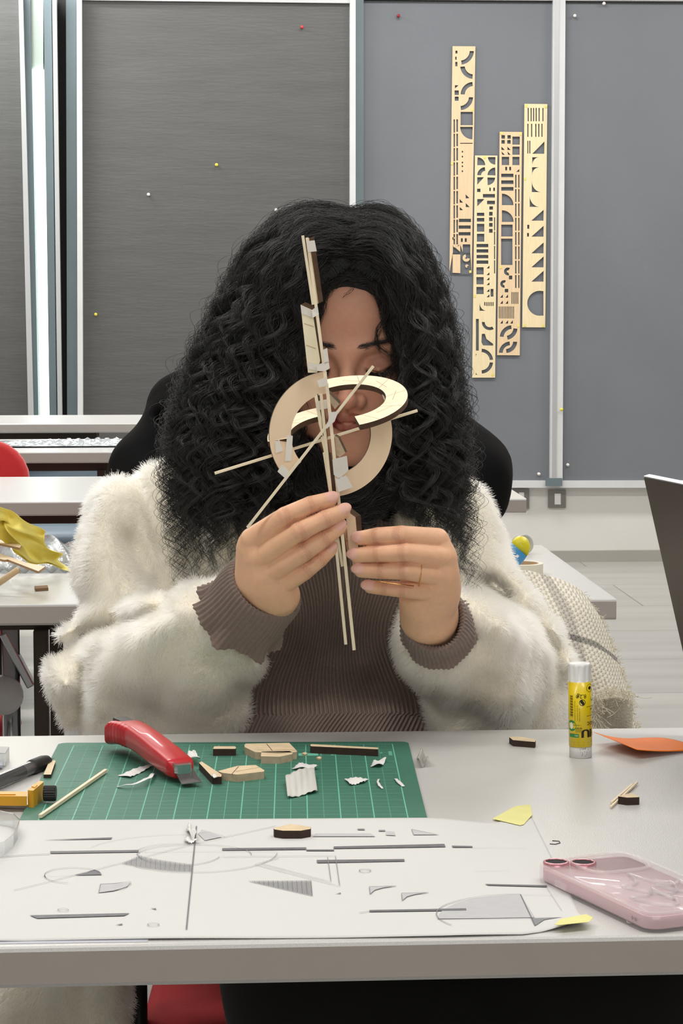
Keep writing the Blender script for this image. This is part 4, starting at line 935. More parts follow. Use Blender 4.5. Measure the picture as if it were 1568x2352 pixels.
    for i in range(14):
        a = RNG.uniform(-4, 16); y = RNG.uniform(4, 24); sc.add([c+lean*((y+dy)*k)+(ux*math.sin((a+dx)*k/r)-uy*math.cos((a+dx)*k/r))*(r*.97+.0001) for dx, dy in ((0, 0), (1, .3), (1.4, 2.4), (.3, 2))], [(0, 1, 2, 3)], 0)
    sc.build('scuffs', M('black_ink', (30, 26, 18)), kid(e, 'base_cap'))
glue()
# ------------------------------------------------------------------ orange note
def note(u, v):
    c4 = [(1362, 1708), (1472, 1696), (1610, 1722), (1462, 1742)]
    P = [on(x, y, ZT+0.001) for x, y in c4]; a = P[0].lerp(P[1], u); b2 = P[3].lerp(P[2], u); p = a.lerp(b2, v); p.z = ZT+0.0015+0.010*(1-u)**2*(1-v*0.3)+0.004*math.sin(v*3.1)*u; return p
tag(MB().sheet(note, 24, 24, 0.0003).build('sticky_note', M('orange_paper', (255, 128, 18), 0.5, spec=.3, noise=(20, 0.03), bump=(60, 0.4, 0.0015), stretch=(1, .25, 1))), 'glossy orange square note beside the glue stick', 'note')

# ------------------------------------------------------------------ pink phone in a clear case
def phone():
    TZ = ZT+0.0128
    c1 = on(1229, 1983, TZ); c2 = on(1478, 2099, TZ)   # near long edge from camera corner to far (picture right) corner
    ux = (c2-c1); L = ux.length*1.06; ux.normalize(); uy = Vector((-ux.y, ux.x, 0));  # uy away from viewer
    c1 = c1 - ux*0.004
    Wd = L*0.49
    e = empty('smartphone', Vector((c1.x, c1.y, ZT)), 'pale pink phone in a glossy clear case lying face down at the right', 'phone')
    def P(u, v, z): return Vector((c1.x, c1.y, ZT))+ux*u+uy*v+Vector((0, 0, z))
    def rr(mg_, rad, n=9):
        o = []
        for cx, cy, a0 in ((L-mg_-rad, mg_+rad, 270), (L-mg_-rad, Wd-mg_-rad, 0), (mg_+rad, Wd-mg_-rad, 90), (mg_+rad, mg_+rad, 180)):
            for k in range(n): a = math.radians(a0+90*k/(n-1)); o.append((cx+rad*math.cos(a), cy+rad*math.sin(a)))
        return o
    def slab(layers, mb, mi=0):
        vs = []; n = None
        for mg_, rad, z in layers:
            o = rr(mg_, rad); n = len(o); vs += [P(u, v, z) for u, v in o]
        fs = [(i*n+j, i*n+(j+1) % n, (i+1)*n+(j+1) % n, (i+1)*n+j) for i in range(len(layers)-1) for j in range(n)]+[tuple(range(n))[::-1], tuple((len(layers)-1)*n+j for j in range(n))]
        mb.add(vs, fs, mi, True); return mb
    z0 = .0018
    slab([(.0032, .010, z0), (.0026, .0105, z0+.0010), (.0024, .011, z0+.0045), (.0026, .0105, z0+.0080), (.0034, .010, z0+.0086)], MB()).build('phone_body', M('pink_glass', (222, 186, 193), 0.2, metal=0, noise=(8, 0.03)), e)
    # camera bump with two lenses
    cs = .036
    bump_ = MB(); o = []
    for cx, cy, a0 in ((cs-.010+.006, .006+.010, 270), (cs-.010+.006, .006+cs-.010, 0), (.016, .006+cs-.010, 90), (.016, .016, 180)):
        for k in range(8): a = math.radians(a0+90*k/7); o.append((cx+.010*math.cos(a), cy+.010*math.sin(a)))
    o = [(u, v+Wd-cs-.012) for u, v in o]
    bump_.prism([P(u, v, z0+.0086) for u, v in o], (0, 0, .0018)); cb = bump_.build('camera_plate', M('pink_glass'), e, bevel=.0006)
    ldet = [on(1277, 1977, ZT+.0145), on(1339, 1978, ZT+.0145)]
    for p in ldet:
        q0 = Vector((p.x, p.y, ZT))
        MB().lathe([(.0088, z0+.0086), (.0088, z0+.0122), (.0074, z0+.0126), (.0072, z0+.0118)], q0, n=32).build('lens_ring', M('pink_metal', (214, 150, 160), 0.25, metal=0.6, noise=(8, 0.02)), e)
        MB().lathe([(0, z0+.0120), (.0074, z0+.0120)], q0, n=32).build('lens', M('black_glass', (4, 4, 5), 0.4, spec=.05, noise=(8, 0.02)), e)
    cm = M('clear_case', (252, 240, 242), 0.06, alpha=.22, spec=1.0, noise=(8, 0.01))
    case = MB()
    slab([(.0012, .012, 0), (.0003, .0125, .0015), (.0, .013, .006), (.0003, .0125, .0118), (.0014, .012, .0128)], case)
    slab([(.0036, .0098, .0122), (.0036, .0098, .0121)], case)
    # raised side button and rim
    case.prism([P(L*.22+a*.014, -.0008, .004+b2*.004) for a, b2 in ((0, 0), (1, 0), (1, 1), (0, 1))], uy*.0012)
    case.build('clear_case', cm, e)
    rim = MB(); o = rr(.0012, .012, 12); o.append(o[0]); rim.tube([P(u, v, .0128) for u, v in o], .0009, 8, 0, False)
    rim.build('case_rim', cm, e)
    rg = MB(); o = []
    for cx, cy in ((.5, .5),):
        for k in range(33):
            a = 2*math.pi*k/32; su = math.copysign(abs(math.cos(a))**.5, math.cos(a)); sv = math.copysign(abs(math.sin(a))**.5, math.sin(a)); o.append(((.026)+su*.024, Wd-.030+sv*.024))
    rg.tube([P(u, v, .0140) for u, v in o], .0011, 8, 0, False); rg.build('camera_rim', cm, e)
    # clear raised flourishes on the back: plain looping ribbons
    rb = MB()
    for (u0_, v0_, s_, ph) in ((.085, .040, 1.0, .3), (.118, .028, .8, 1.4), (.100, .055, .6, 2.4)):
        pts = [P(u0_+s_*(.020*math.cos(t)+.008*math.cos(3*t+ph)), v0_+s_*(.014*math.sin(t)+.006*math.sin(2*t+ph)), .0134) for t in np.linspace(0, 6.283, 50)]
        rb.tube(pts, .0014, 8, 0, False)
    rb.build('raised_flourish', cm, e)
    sp = MB()
    for i in (0, 1, ): sp.lathe([(.0008, 0), (.0012, .0002), (.0008, .0004)], P(L*.86+i*.004, .0018, .006), -uy, 12)
    sp.build('speaker_hole', M('hole_dark', (120, 90, 95), 0.5, noise=(8, 0.02)), e)
phone()

# ------------------------------------------------------------------ pen, yellow cutter, clear boxes at the left
def pen():
    T = on(124, 1741, ZT+.006); A = on(-70, 1822, ZT+.0065); ax = (A-T).normalized(); L = 0.145
    e = empty('gel_pen', T, 'clear gel pen with a black rubber grip at the left edge', 'pen')
    MB().lathe([(.0003, 0), (.0006, .003), (.0016, .010), (.0030, .013)], T, ax, 20).build('tip', m_chrome, e)
    MB().lathe([(.0030, .010), (.0050, .014), (.0062, .022), (.0064, .040), (.0060, .044), (.003, .044)], T, ax, 28).build('grip', M('black_rubber', (40, 40, 42), 0.55, noise=(50, 0.05)), e)
    MB().lathe([(.0056, .044), (.0056, L), (.0030, L+.002), (0, L+.002)], T, ax, 12, smooth=False).build('barrel', M('smoky_clear_plastic', (150, 148, 150), 0.08, trans=0.7, ior=1.3, noise=(8, 0.02)), e)
    MB().lathe([(0, .0445), (.0030, .0445), (.0030, .085), (0, .0851)], T, ax, 16).build('refill', M('clear_refill', (200, 200, 200), 0.2, noise=(8, 0.02)), e)
    MB().lathe([(0, .060), (.0044, .060), (.0044, L-.003), (0, L-.003)], T, ax, 16).build('ink', M('black_ink_liquid', (34, 30, 34), 0.3, noise=(8, 0.02)), e)
pen()
def ycut():
    e = empty('yellow_cutter', on(40, 1850, ZT), 'yellow plastic cutter with a black knob at the left edge', 'cutter')
    m = M('yellow_plastic', (222, 164, 36), 0.4, noise=(20, 0.04))
    Z = ZT+.010
    b2 = [on(x, y, Z) for x, y in ((-60, 1818), (62, 1821), (62, 1828), (-60, 1830))]
    MB().prism([on(x, y, ZT+.0125) for x, y in ((-60, 1817), (62, 1818), (62, 1829), (-60, 1828))], (0, 0, -.0075)).build('bar', m, e, bevel=.0008)
    MB().prism([on(x, y, ZT+.0132) for x, y in ((-60, 1821), (34, 1821), (36, 1824), (-60, 1824))], (0, 0, -.001)).build('ridge', m, e, bevel=.0004)
    MB().prism([on(x, y, ZT+.0165) for x, y in ((62, 1815), (76, 1816), (101, 1795), (90, 1793))], (0, 0, -.0165)).build('jaw', m, e, bevel=.002)
    MB().prism([on(x, y, ZT+.0172) for x, y in ((72, 1806), (80, 1808), (86, 1802), (78, 1800))], (0, 0, -.002)).build('catch', m, e, bevel=.0005)
    a, b3 = on(100, 1822, ZT+.0105), on(129, 1822, ZT+.0105)
    mb = MB(); ax = (b3-a).normalized(); n = 40; vs = []; u = Vector((0, 0, 1)); v = ax.cross(u)
    for t in (0, .1, .9, 1.0):
        for k in range(n):
            an = 2*math.pi*k/n; r = .0062*(1-.09*(k % 2)) * (.9 if t in (0, 1.0) else 1); vs.append(a.lerp(b3, t)+(u*math.cos(an)+v*math.sin(an))*r)
    fs = [(i*n+k, i*n+(k+1) % n, (i+1)*n+(k+1) % n, (i+1)*n+k) for i in range(3) for k in range(n)]+[tuple(range(n)), tuple(3*n+k for k in range(n))[::-1]]
    mb.add(vs, fs).build('knob', M('black_plastic', (34, 33, 34)), e)
    MB().prism([on(x, y, ZT+.0035) for x, y in ((-60, 1836), (64, 1837), (64, 1848), (-60, 1846))], (0, 0, -.003)).build('rail', M('clear_rail', (196, 190, 184), 0.15, metal=0.3, noise=(100, 0.08)), e, bevel=.0004)
ycut()
m_box = M('clear_box_plastic', (240, 242, 242), 0.08, trans=0.85, ior=1.25, noise=(8, 0.01))
def openbox(name, pts, h, th, label, rim=0.0):
    P = [on(x, y, ZT) for x, y in pts]; c = sum(P, Vector())/len(P); e = empty(name, c, label, 'box')
    top = [p+Vector((0, 0, h))+(p-c)*rim for p in P]; n = len(P); mb = MB()
    inn = [p+(c-p).normalized()*th for p in P]; int_ = [p+(c-p).normalized()*th for p in top]
    for i in range(n):
        j = (i+1) % n
        mb.add([P[i], P[j], top[j], top[i]], [(0, 1, 2, 3)], 0, n > 8); mb.add([inn[i]+Vector((0, 0, th)), inn[j]+Vector((0, 0, th)), int_[j], int_[i]], [(3, 2, 1, 0)], 0, n > 8); mb.add([top[i], top[j], int_[j], int_[i]], [(0, 1, 2, 3)])
    mb.add(P, [tuple(range(n))[::-1]]); mb.add([q_+Vector((0, 0, th)) for q_ in inn], [tuple(range(n))]); mb.build('tray', m_box, e)
    return e, c
e, c = openbox('clear_box', [(-70, 1762), (14, 1762), (22, 1747), (-60, 1745)], .012, .0012, 'small clear plastic box at the left edge behind the pen')
tag(MB().prism([on(x, y, ZT+.004) for x, y in ((-60, 1758), (6, 1758), (8, 1748), (-50, 1748))], (0, 0, -.002)).build('box_content', M('grey_print', (172, 176, 186), 0.5, noise=(30, 0.05)), e), None)
rc_ = [(-90, 1948), (-40, 1990), (10, 1975), (30, 1958), (40, 1940), (44, 1925), (30, 1912), (0, 1905), (-60, 1900)]
e, c = openbox('clear_tray', rc_, .014, .0010, 'frosted clear plastic tray on the left end of the drawing', .05)
# ================================================================== THE HELD WOODEN MODEL
D0 = 2.06
m_face = M('birch_face', (240, 214, 182), 0.6, noise=(45, 0.06), stretch=(1, 1, .25)); m_cream = M('cream_ply', (250, 238, 206), 0.6, noise=(60, 0.07))
m_dk = M('burnt_ply_edge', (86, 62, 44), 0.75, noise=(120, 0.3), bump=(200, .4, .0005)); m_burn = M('burnt_line', (196, 158, 106), 0.7, noise=(90, 0.1))
m_tape = M('masking_tape_pale', (232, 226, 216), 0.65, noise=(90, 0.04), bump=(200, .4, .0004))
mod = empty('wooden_model', at(775, 1480, D0), 'wooden ring and stick construction held up in both hands before the face', 'model')
def ringpart(name, c, e1, e2, Ro, Ri, a0, a1, th, mats, n=64, lines=()):
    nrm = e1.cross(e2).normalized(); mb = MB(); A = [math.radians(a0+(a1-a0)*i/n) for i in range(n+1)]
    o = [c+(e1*math.cos(a)+e2*math.sin(a))*Ro for a in A]; i_ = [c+(e1*math.cos(a)+e2*math.sin(a))*Ri for a in A]; t = nrm*th
    m_ = n+1; vs = o+i_+[p+t for p in o]+[p+t for p in i_]
    for k in range(n):
        mb.add([vs[k], vs[k+1], vs[m_+k+1], vs[m_+k]], [(0, 1, 2, 3)], 0); mb.add([vs[2*m_+k], vs[2*m_+k+1], vs[3*m_+k+1], vs[3*m_+k]], [(3, 2, 1, 0)], 0)
        mb.add([vs[k], vs[k+1], vs[2*m_+k+1], vs[2*m_+k]], [(3, 2, 1, 0)], 1, True); mb.add([vs[m_+k], vs[m_+k+1], vs[3*m_+k+1], vs[3*m_+k]], [(0, 1, 2, 3)], 1, True)
    for k in (0, n): mb.add([vs[k], vs[m_+k], vs[3*m_+k], vs[2*m_+k]], [(0, 1, 2, 3)], 1)
    for (x0, y0, x1, y1) in lines:
        for side in (-1, 1):
            off = nrm*(th+.00004) if side > 0 else nrm*(-.00004)
            p, q2 = c+e1*x0+e2*y0+off, c+e1*x1+e2*y1+off; s_ = (q2-p).normalized().cross(nrm)*.00022; mb.add([p-s_, q2-s_, q2+s_, p+s_], [(0, 1, 2, 3)], 2)
    return mb.build(name, mats, mod)
S0 = FPX/D0
def basis(roll, tau):
    r_ = math.radians(roll); e1 = Rv*math.cos(r_)+Vector((0, 0, 1))*math.sin(r_); up = Vector((0, 0, 1))*math.cos(r_)-Rv*math.sin(r_)
    t = math.radians(tau); return e1, Hf*math.cos(t)+up*math.sin(t)
# horizontal ring pieces, printed side up
e1, e2 = basis(7, 21); Ro, Ri = 143/S0, 93/S0
def glines(a0, a1):
    L = []
    for a in range(a0, a1, 34):
        r_ = math.radians(a); L.append((Ri*math.cos(r_), Ri*math.sin(r_), Ro*.995*math.cos(r_+.18), Ro*.995*math.sin(r_+.18)))
    for a in range(a0+17, a1-30, 40):
        r0, r1 = math.radians(a), math.radians(a+24); rm = (Ro+Ri)/2; L.append((rm*.93*math.cos(r0), rm*.93*math.sin(r0), rm*1.02*math.cos(r1), rm*1.02*math.sin(r1)))
    return L
o = ringpart('level_ring_arc', at(795, 933, D0+.002), e1, e2, Ro, Ri, -80, 112, .0050, [m_cream, m_dk, m_burn], lines=glines(-70, 100))
c = at(757, 1003, D0+.002); o = ringpart('level_ring_arc', c, e1, e2, Ro, Ri, 96, 186, .0050, [m_cream, m_dk, m_burn], lines=glines(100, 170))
# upright ring pieces
a_ = math.radians(12); f1 = Rv*math.cos(a_)+Hf*math.sin(a_); f2 = Vector((0, 0, 1)); f2 = (f2*math.cos(.04)+Hf*math.sin(.04)); cR = at(760, 997, D0+.006)
k_ = 1/math.cos(a_)*.99
ringpart('upright_ring_arc', cR, f1, f2, Ro*k_, Ri*k_, 94, 222, -.0035, [m_face, m_dk])
ringpart('upright_ring_arc', cR, f1, f2, Ro*k_, Ri*k_, -83, 12, -.0035, [m_face, m_dk])
def mstick(p0, p1, d0, d1, wpx, name='stick', mat=None, lab=None):
    o = MB().bar(at(*p0, d0), at(*p1, d1), wpx/S0, wpx/S0, up=Hf).build(name, mat or m_stick, mod, bevel=.0002); return o
mstick((568, 1212), (857, 841), D0-.018, D0-.022, 6.5); mstick((493, 1087), (958, 943), D0+.000, D0+.030, 6.5)
mstick((695, 541), (719, 700), D0-.004, D0-.004, 6.5); mstick((705, 546), (752, 905), D0-.002, D0-.006, 7)
mstick((737, 905), (794, 1480), D0-.006, D0-.004, 7); mstick((750, 880), (813, 1493), D0-.009, D0-.007, 7.5)
def mp(pts, d, ext, name, mats, ext_d=.003):
    P = [at(x, y, d) for x, y in pts]; ev = Rv*(ext[0]/S0)+Vector((0, 0, -ext[1]/S0))+Hf*ext_d
    return MB().prism(P, ev, 0, 1).build(name, mats, mod)
mp([(710, 547), (721, 543), (742, 692), (731, 697)], D0-.003, (-3, 1), 'upper_bar', [m_dk, m_cream], .004)
# block with printed face turned left and burnt edge turned right
mp([(690, 700), (717, 712), (735, 828), (728, 856), (707, 856)], D0-.002, (11, -6), 'spine_block', [m_cream, m_dk], .003)
for y in (742, 792): mb = None; MB().prism([at(698+(y-742)*.1, y, D0-.0022), at(720+(y-742)*.1, y+8, D0-.0022), at(720+(y-742)*.1, y+9.2, D0-.0022), at(698+(y-742)*.1, y+1.2, D0-.0022)], Hf*.0001).build('burnt_line', m_burn, mod)
mp([(741, 1040), (747, 1039), (764, 1150), (790, 1300), (783, 1302), (758, 1150)], D0-.002, (1, 0), 'lower_bar_face', [m_cream, m_cream], .004)
mp([(747, 1039), (758, 1040), (778, 1160), (800, 1300), (790, 1302), (765, 1155)], D0-.0022, (2, 0), 'lower_bar', [m_dk, m_dk], .004)
mp([(793, 1171), (816, 1188), (826, 1300), (812, 1306), (800, 1255)], D0+.004, (12, -4), 'hand_block', [m_face, m_dk], .004)
mp([(722, 912), (728, 905), (738, 960), (742, 1010), (732, 975)], D0+.004, (10, -2), 'inner_block', [m_cream, m_dk], .005)
mp([(752, 903), (757, 905), (779, 928), (769, 940), (752, 915)], D0+.012, (3, -5), 'wedge', [m_wraw, m_dk], .008)
mp([(736, 1005), (744, 1000), (752, 1050), (747, 1052)], D0+.004, (6, 0), 'inner_bar', [m_cream, m_dk], .004)
mp([(768, 1000), (776, 1005), (793, 1040), (780, 1050), (772, 1045)], D0+.008, (4, -2), 'wedge', [m_wraw, m_dk], .006)
def mtape(pts, d, dd=0.0):
    P = [at(x, y, d+dd*i/max(1, len(pts)-1)) for i, (x, y) in enumerate(pts)]; MB().prism(P, Hf*.0002+Rv*.00005).build('tape', m_tape, mod)
mtape([(703, 554), (722, 552), (727, 577), (708, 579)], D0-.0062)
mtape([(690, 701), (716, 712), (718, 730), (692, 720)], D0-.0026); mtape([(716, 712), (729, 703), (732, 722), (718, 730)], D0-.0105, -.001)
mtape([(707, 831), (727, 838), (728, 852), (708, 847)], D0-.0026); mtape([(727, 838), (754, 830), (757, 846), (745, 853), (728, 852)], D0-.0112); mtape([(741, 804), (751, 799), (755, 832), (744, 836)], D0-.0112)
mtape([(728, 874), (749, 866), (752, 885), (733, 890)], D0-.0122)
mtape([(727, 922), (750, 917), (752, 938), (730, 942)], D0-.002)
mtape([(756, 947), (777, 945), (768, 968), (750, 985), (748, 982), (753, 970)], D0-.0255)
mtape([(659, 999), (672, 1001), (669, 1058), (654, 1059)], D0-.0075); mtape([(632, 1015), (641, 1010), (650, 1035), (633, 1041)], D0-.009)
mtape([(647, 1067), (669, 1088), (656, 1100), (637, 1083)], D0-.0205)
mtape([(763, 1055), (796, 1047), (800, 1080), (778, 1100), (766, 1090)], D0-.0125); mtape([(769, 1100), (795, 1092), (810, 1119), (777, 1130)], D0-.0125)
mtape([(877, 905), (884, 912), (884, 922), (880, 915)], D0+.01)
# ================================================================== THE SEATED WOMAN
def skin_cols(V, S, seed=1, base=(200, 148, 120)):
    c = np.tile(np.array(lin(base)), (len(V), 1)); n = vnoise(V, 90, seed)*.5+vnoise(V, 300, seed+5)*.3; c *= (1+0.09*n)[:, None]; return c
# ---- head
hs = 0.93; hp = math.radians(15)
HO = pv(806, 780, 2.362); hR = np.array([1., 0, 0]); hF = np.array([0, -math.cos(hp), -math.sin(hp)]); hU = np.array([0, -math.sin(hp), math.cos(hp)])
# small turn and tilt of the head
def rotv(v, ax, a): return np.array(Matrix.Rotation(a, 3, Vector(ax)) @ Vector(v))
for_ax = rotv
hR, hF, hU = (rotv(v, (0, 0, 1), math.radians(-3)) for v in (hR, hF, hU))
def hl(x, y, z): return HO+(hR*x+hF*y+hU*z)*hs/1000
Rh = np.stack([hR, hF, hU])
head = SDF(HO-np.array([.105, .13, .20]), HO+np.array([.105, .13, .125]), .0014)
def he(c, r, k=.004, op='add', lab=None): head.ellipsoid(hl(*c), tuple(v*hs/1000 for v in r), Rh, k, op, lab)
def hc(a, b2, ra, rb, k=.004, op='add', lab=None): head.cap(hl(*a), hl(*b2), ra*hs/1000, rb*hs/1000, k, op, lab)
he((0, -8, 32), (75, 93, 86), .001); he((0, 20, -22), (62, 63, 82), .02)
for s in (-1, 1):
    hc((s*55, -2, -48), (s*14, 66, -97), 15, 15, .02); he((s*37, 54, -30), (27, 25, 28), .02); he((s*36, 50, -62), (22, 24, 26), .02)
    hc((s*46, 62, 17), (s*14, 80, 12), 8, 7, .014)
    he((s*31, 90, -1), (17, 13, 11), .010, 'sub'); he((s*31, 68.5, -3), (15.5, 14.8, 12.5), .003)
    hc((s*44, 76, -5), (s*32, 83.5, -8.5), 1.3, 1.5, .002); hc((s*32, 83.5, -8.5), (s*19, 80, -6), 1.5, 1.1, .002)
    he((s*76, -8, -2), (7, 18, 31), .005); he((s*12, 94, -38), (7.5, 9, 7), .005); he((s*8, 98, -44.5), (3.6, 4.2, 2.6), .002, 'sub')
he((0, 58, -62), (36, 32, 32), .018)
hc((0, 82, 12), (0, 95, -16), 5.5, 6.5, .012); hc((0, 95, -16), (0, 105, -33), 6.5, 8.2, .008); he((0, 104, -35), (9, 8, 8), .005)
he((0, 76, -97), (20, 14, 15), .016)
hc((-3, 95, -47), (-3, 92, -54), 2, 2, .005); 
for s in (-1, 1):
    hc((s*21, 84, -61), (s*6, 94, -56.5), 2.2, 3.8, .003, 'add', 'lip'); hc((s*6, 94, -56.5), (0, 94, -57.5), 3.8, 3.2, .003, 'add', 'lip')
    hc((s*20, 83.5, -62.5), (s*7, 92, -66), 2.2, 4.4, .003, 'add', 'lip'); hc((s*7, 92, -66), (0, 92.5, -66.5), 4.4, 4.4, .003, 'add', 'lip')
    hc((s*23, 84, -61.5), (0, 99, -61.2), .7, .9, .0015, 'sub')
hc((0, -25, -60), (0, -50, -170), 54, 58, .02)
Vh, Qh = largest(*head.mesh()); Vh = smooth_np(Vh, Qh, 1, .4)
ch = skin_cols(Vh, head, 1, (232, 174, 146)); dl = head.label_dist(Vh, 'lip'); lipc = np.array(lin((150, 52, 54)))
w_ = np.clip(1-(dl-.0002)/.0012, 0, 1)[:, None]
loc = (Vh-HO)@Rh.T*1000/hs; zone = ((loc[:, 1] > 70) & (np.abs(loc[:, 0]) < 26) & (loc[:, 2] > -73) & (loc[:, 2] < -50))[:, None]
ch = ch*(1-w_*zone)+lipc*w_*zone
# nose tip and cheeks a little redder, lids a little darker
for c_, r_, col, am in (((0, 105, -35), 16, (196, 120, 104), .5), ((38, 66, -38), 26, (204, 130, 110), .5), ((-38, 66, -38), 26, (204, 130, 110), .5), ((31, 84, 2), 13, (150, 98, 84), .6), ((-31, 84, 2), 13, (150, 98, 84), .6)):
    g = (np.exp(-((loc-np.array(c_))**2).sum(1)/r_**2)*am)[:, None]; ch = ch*(1-g)+np.array(lin(col))*g

for s in (-1, 1):
    L_ = np.array([(s*19, 82, -8.0), (s*27, 85.6, -10.0), (s*36, 84, -10.0), (s*46, 76, -5)]); dm = np.full(len(loc), 99.)
    for a, b2 in zip(L_[:-1], L_[1:]):
        t = np.clip(((loc-a)@(b2-a))/((b2-a)@(b2-a)), 0, 1)[:, None]; dm = np.minimum(dm, np.linalg.norm(loc-a-t*(b2-a), axis=1))
    g = (np.exp(-(dm/1.7)**2)*.92)[:, None]; ch = ch*(1-g)+np.array(lin((38, 22, 20)))*g
# ---- hands
def hand(fingers, back, thumb, wrist, dom, seed):
    S = SDF(*dom, .00085)
    for pts, k in back: S.chain([(pv(x, y, d), r/1000) for x, y, d, r in pts], k)
    nails = []; creases = []
    for f in fingers+[thumb]:
        P = [(pv(x, y, d), r/1000) for x, y, d, r in f]
        S.chain(P, .0006 if f is not thumb else .004)
        (a, ra), (b2, rb) = P[-2], P[-1]; ax = (b2-a)/np.linalg.norm(b2-a); fr = np.array([0, -1., 0]); fr = fr-ax*fr.dot(ax); fr /= np.linalg.norm(fr)
        if f is not thumb:
            side = np.cross(ax, fr); up_ = np.array([0, 0, 1.]); tilt = fr*math.cos(.5)+side*(math.sin(.5)*(1 if side[2] > 0 else -1)); fr2 = tilt
            S.ellipsoid(b2+fr2*rb*.70+ax*.0012, (.0068, .0026, .0052), np.stack([ax, fr2, np.cross(ax, fr2)]), .0008, 'add', 'nail'); nails.append((b2, ax))
        for j, (p, r) in enumerate(P[1:-1]):
            creases.append((p, ax, r))
    V, Q = largest(*S.mesh()); V = smooth_np(V, Q, 1, .4); c = skin_cols(V, S, seed, (240, 190, 154))
    dn = S.label_dist(V, 'nail'); g = (np.clip(1-(dn-.0001)/.0006, 0, 1)*.85)[:, None]; c = c*(1-g)+np.array(lin((240, 190, 178)))*g
    for p, ax, r in creases:
        t = (V-p)@ax; rad = np.linalg.norm(V-p-t[:, None]*ax, axis=1); near = rad < r*1.5
        for off in (-.0016, 0, .0017):  # crease shade painted as dark lines in the skin colour, not carved
            g = (np.exp(-((t-off+.0006*np.sin(V[:, 2]*3000))/.00045)**2)*.34*near)[:, None]; c = c*(1-g)+np.array(lin((150, 92, 70)))*g
        g = (np.exp(-(t/.006)**2)*.25*near)[:, None]; c = c*(1-g)+np.array(lin((206, 132, 108)))*g
    return V, Q, c
D = D0
LH = dict(
 fingers=[[(580, 1240, D+.000, 11), (655, 1186, D-.016, 8.4), (712, 1160, D-.017, 7.6), (757, 1147, D-.0125, 6.6)],
          [(594, 1283, D-.003, 11), (686, 1221, D-.020, 8.6), (745, 1193, D-.020, 7.7), (786, 1175, D-.0135, 6.8)],
          [(612, 1320, D-.001, 11), (698, 1268, D-.016, 8.2), (742, 1238, D-.015, 7.4), (777, 1213, D-.0095, 6.4)],
          [(634, 1350, D+.003, 10), (700, 1312, D-.008, 7.6), (735, 1285, D-.008, 6.7), (759, 1263, D-.004, 5.8)]],
 back=[([(582, 1243, D+.002, 11.5), (598, 1330, D+.012, 15), (598, 1365, D+.03, 19)], .010), ([(596, 1285, D-.001, 12), (606, 1340, D+.008, 15), (606, 1365, D+.03, 19)], .010),
       ([(614, 1322, D+.001, 12), (622, 1360, D+.01, 15), (620, 1370, D+.03, 18)], .010), ([(636, 1350, D+.004, 11), (645, 1368, D+.012, 14), (636, 1385, D+.026, 15)], .010),
       ([(606, 1362, D+.03, 20), (572, 1408, D+.052, 21), (478, 1452, D+.135, 22)], .010), ([(570, 1262, D+.008, 9), (575, 1330, D+.016, 13)], .012)],
 thumb=[(612, 1350, D+.028, 15), (650, 1300, D+.040, 12.5), (715, 1256, D+.034, 10), (770, 1232, D+.020, 8.6), (790, 1224, D+.0165, 7.4)])
RH = dict(
 fingers=[[(1003, 1240, D+.004, 10.5), (922, 1229, D-.014, 8.2), (868, 1231, D-.016, 7.4), (829, 1236, D-.0075, 6.4)],
          [(1018, 1280, D+.001, 10.5), (930, 1269, D-.018, 8.4), (870, 1271, D-.018, 7.6), (819, 1275, D-.0085, 6.6)],
          [(1014, 1320, D+.003, 10.5), (930, 1311, D-.015, 8.0), (878, 1311, D-.015, 7.2), (829, 1310, D-.0075, 6.4)],
          [(1000, 1355, D+.008, 10), (928, 1354, D-.006, 7.4), (886, 1351, D-.007, 6.5), (850, 1348, D-.003, 5.8)]],
 back=[([(1003, 1243, D+.006, 11), (1003, 1330, D+.02, 15), (990, 1410, D+.045, 19)], .010), ([(1019, 1282, D+.003, 11.5), (1008, 1350, D+.018, 15), (992, 1415, D+.045, 19)], .010),
       ([(1015, 1322, D+.005, 11.5), (1003, 1370, D+.02, 15), (990, 1415, D+.045, 19)], .010), ([(1000, 1355, D+.01, 11), (978, 1390, D+.025, 16), (985, 1420, D+.045, 18)], .010),
       ([(987, 1418, D+.045, 21), (995, 1455, D+.075, 21), (1030, 1500, D+.14, 23)], .010), ([(950, 1375, D+.02, 12), (965, 1420, D+.04, 15)], .012)],
 thumb=[(985, 1360, D+.035, 15), (945, 1310, D+.046, 12.5), (880, 1268, D+.040, 10), (826, 1250, D+.026, 8.6), (800, 1244, D+.0225, 7.4)])
def dom(px0, px1, py0, py1, d0, d1):
    c = np.array([pv(a, b2, d) for a in (px0, px1) for b2 in (py0, py1) for d in (d0, d1)]); return c.min(0), c.max(0)
Vl, Ql, cl = hand(LH['fingers'], LH['back'], LH['thumb'], None, dom(500, 815, 1120, 1510, D-.035, D+.12), 3)
Vr, Qr, cr_ = hand(RH['fingers'], RH['back'], RH['thumb'], None, dom(785, 1075, 1190, 1530, D-.035, D+.16), 9)
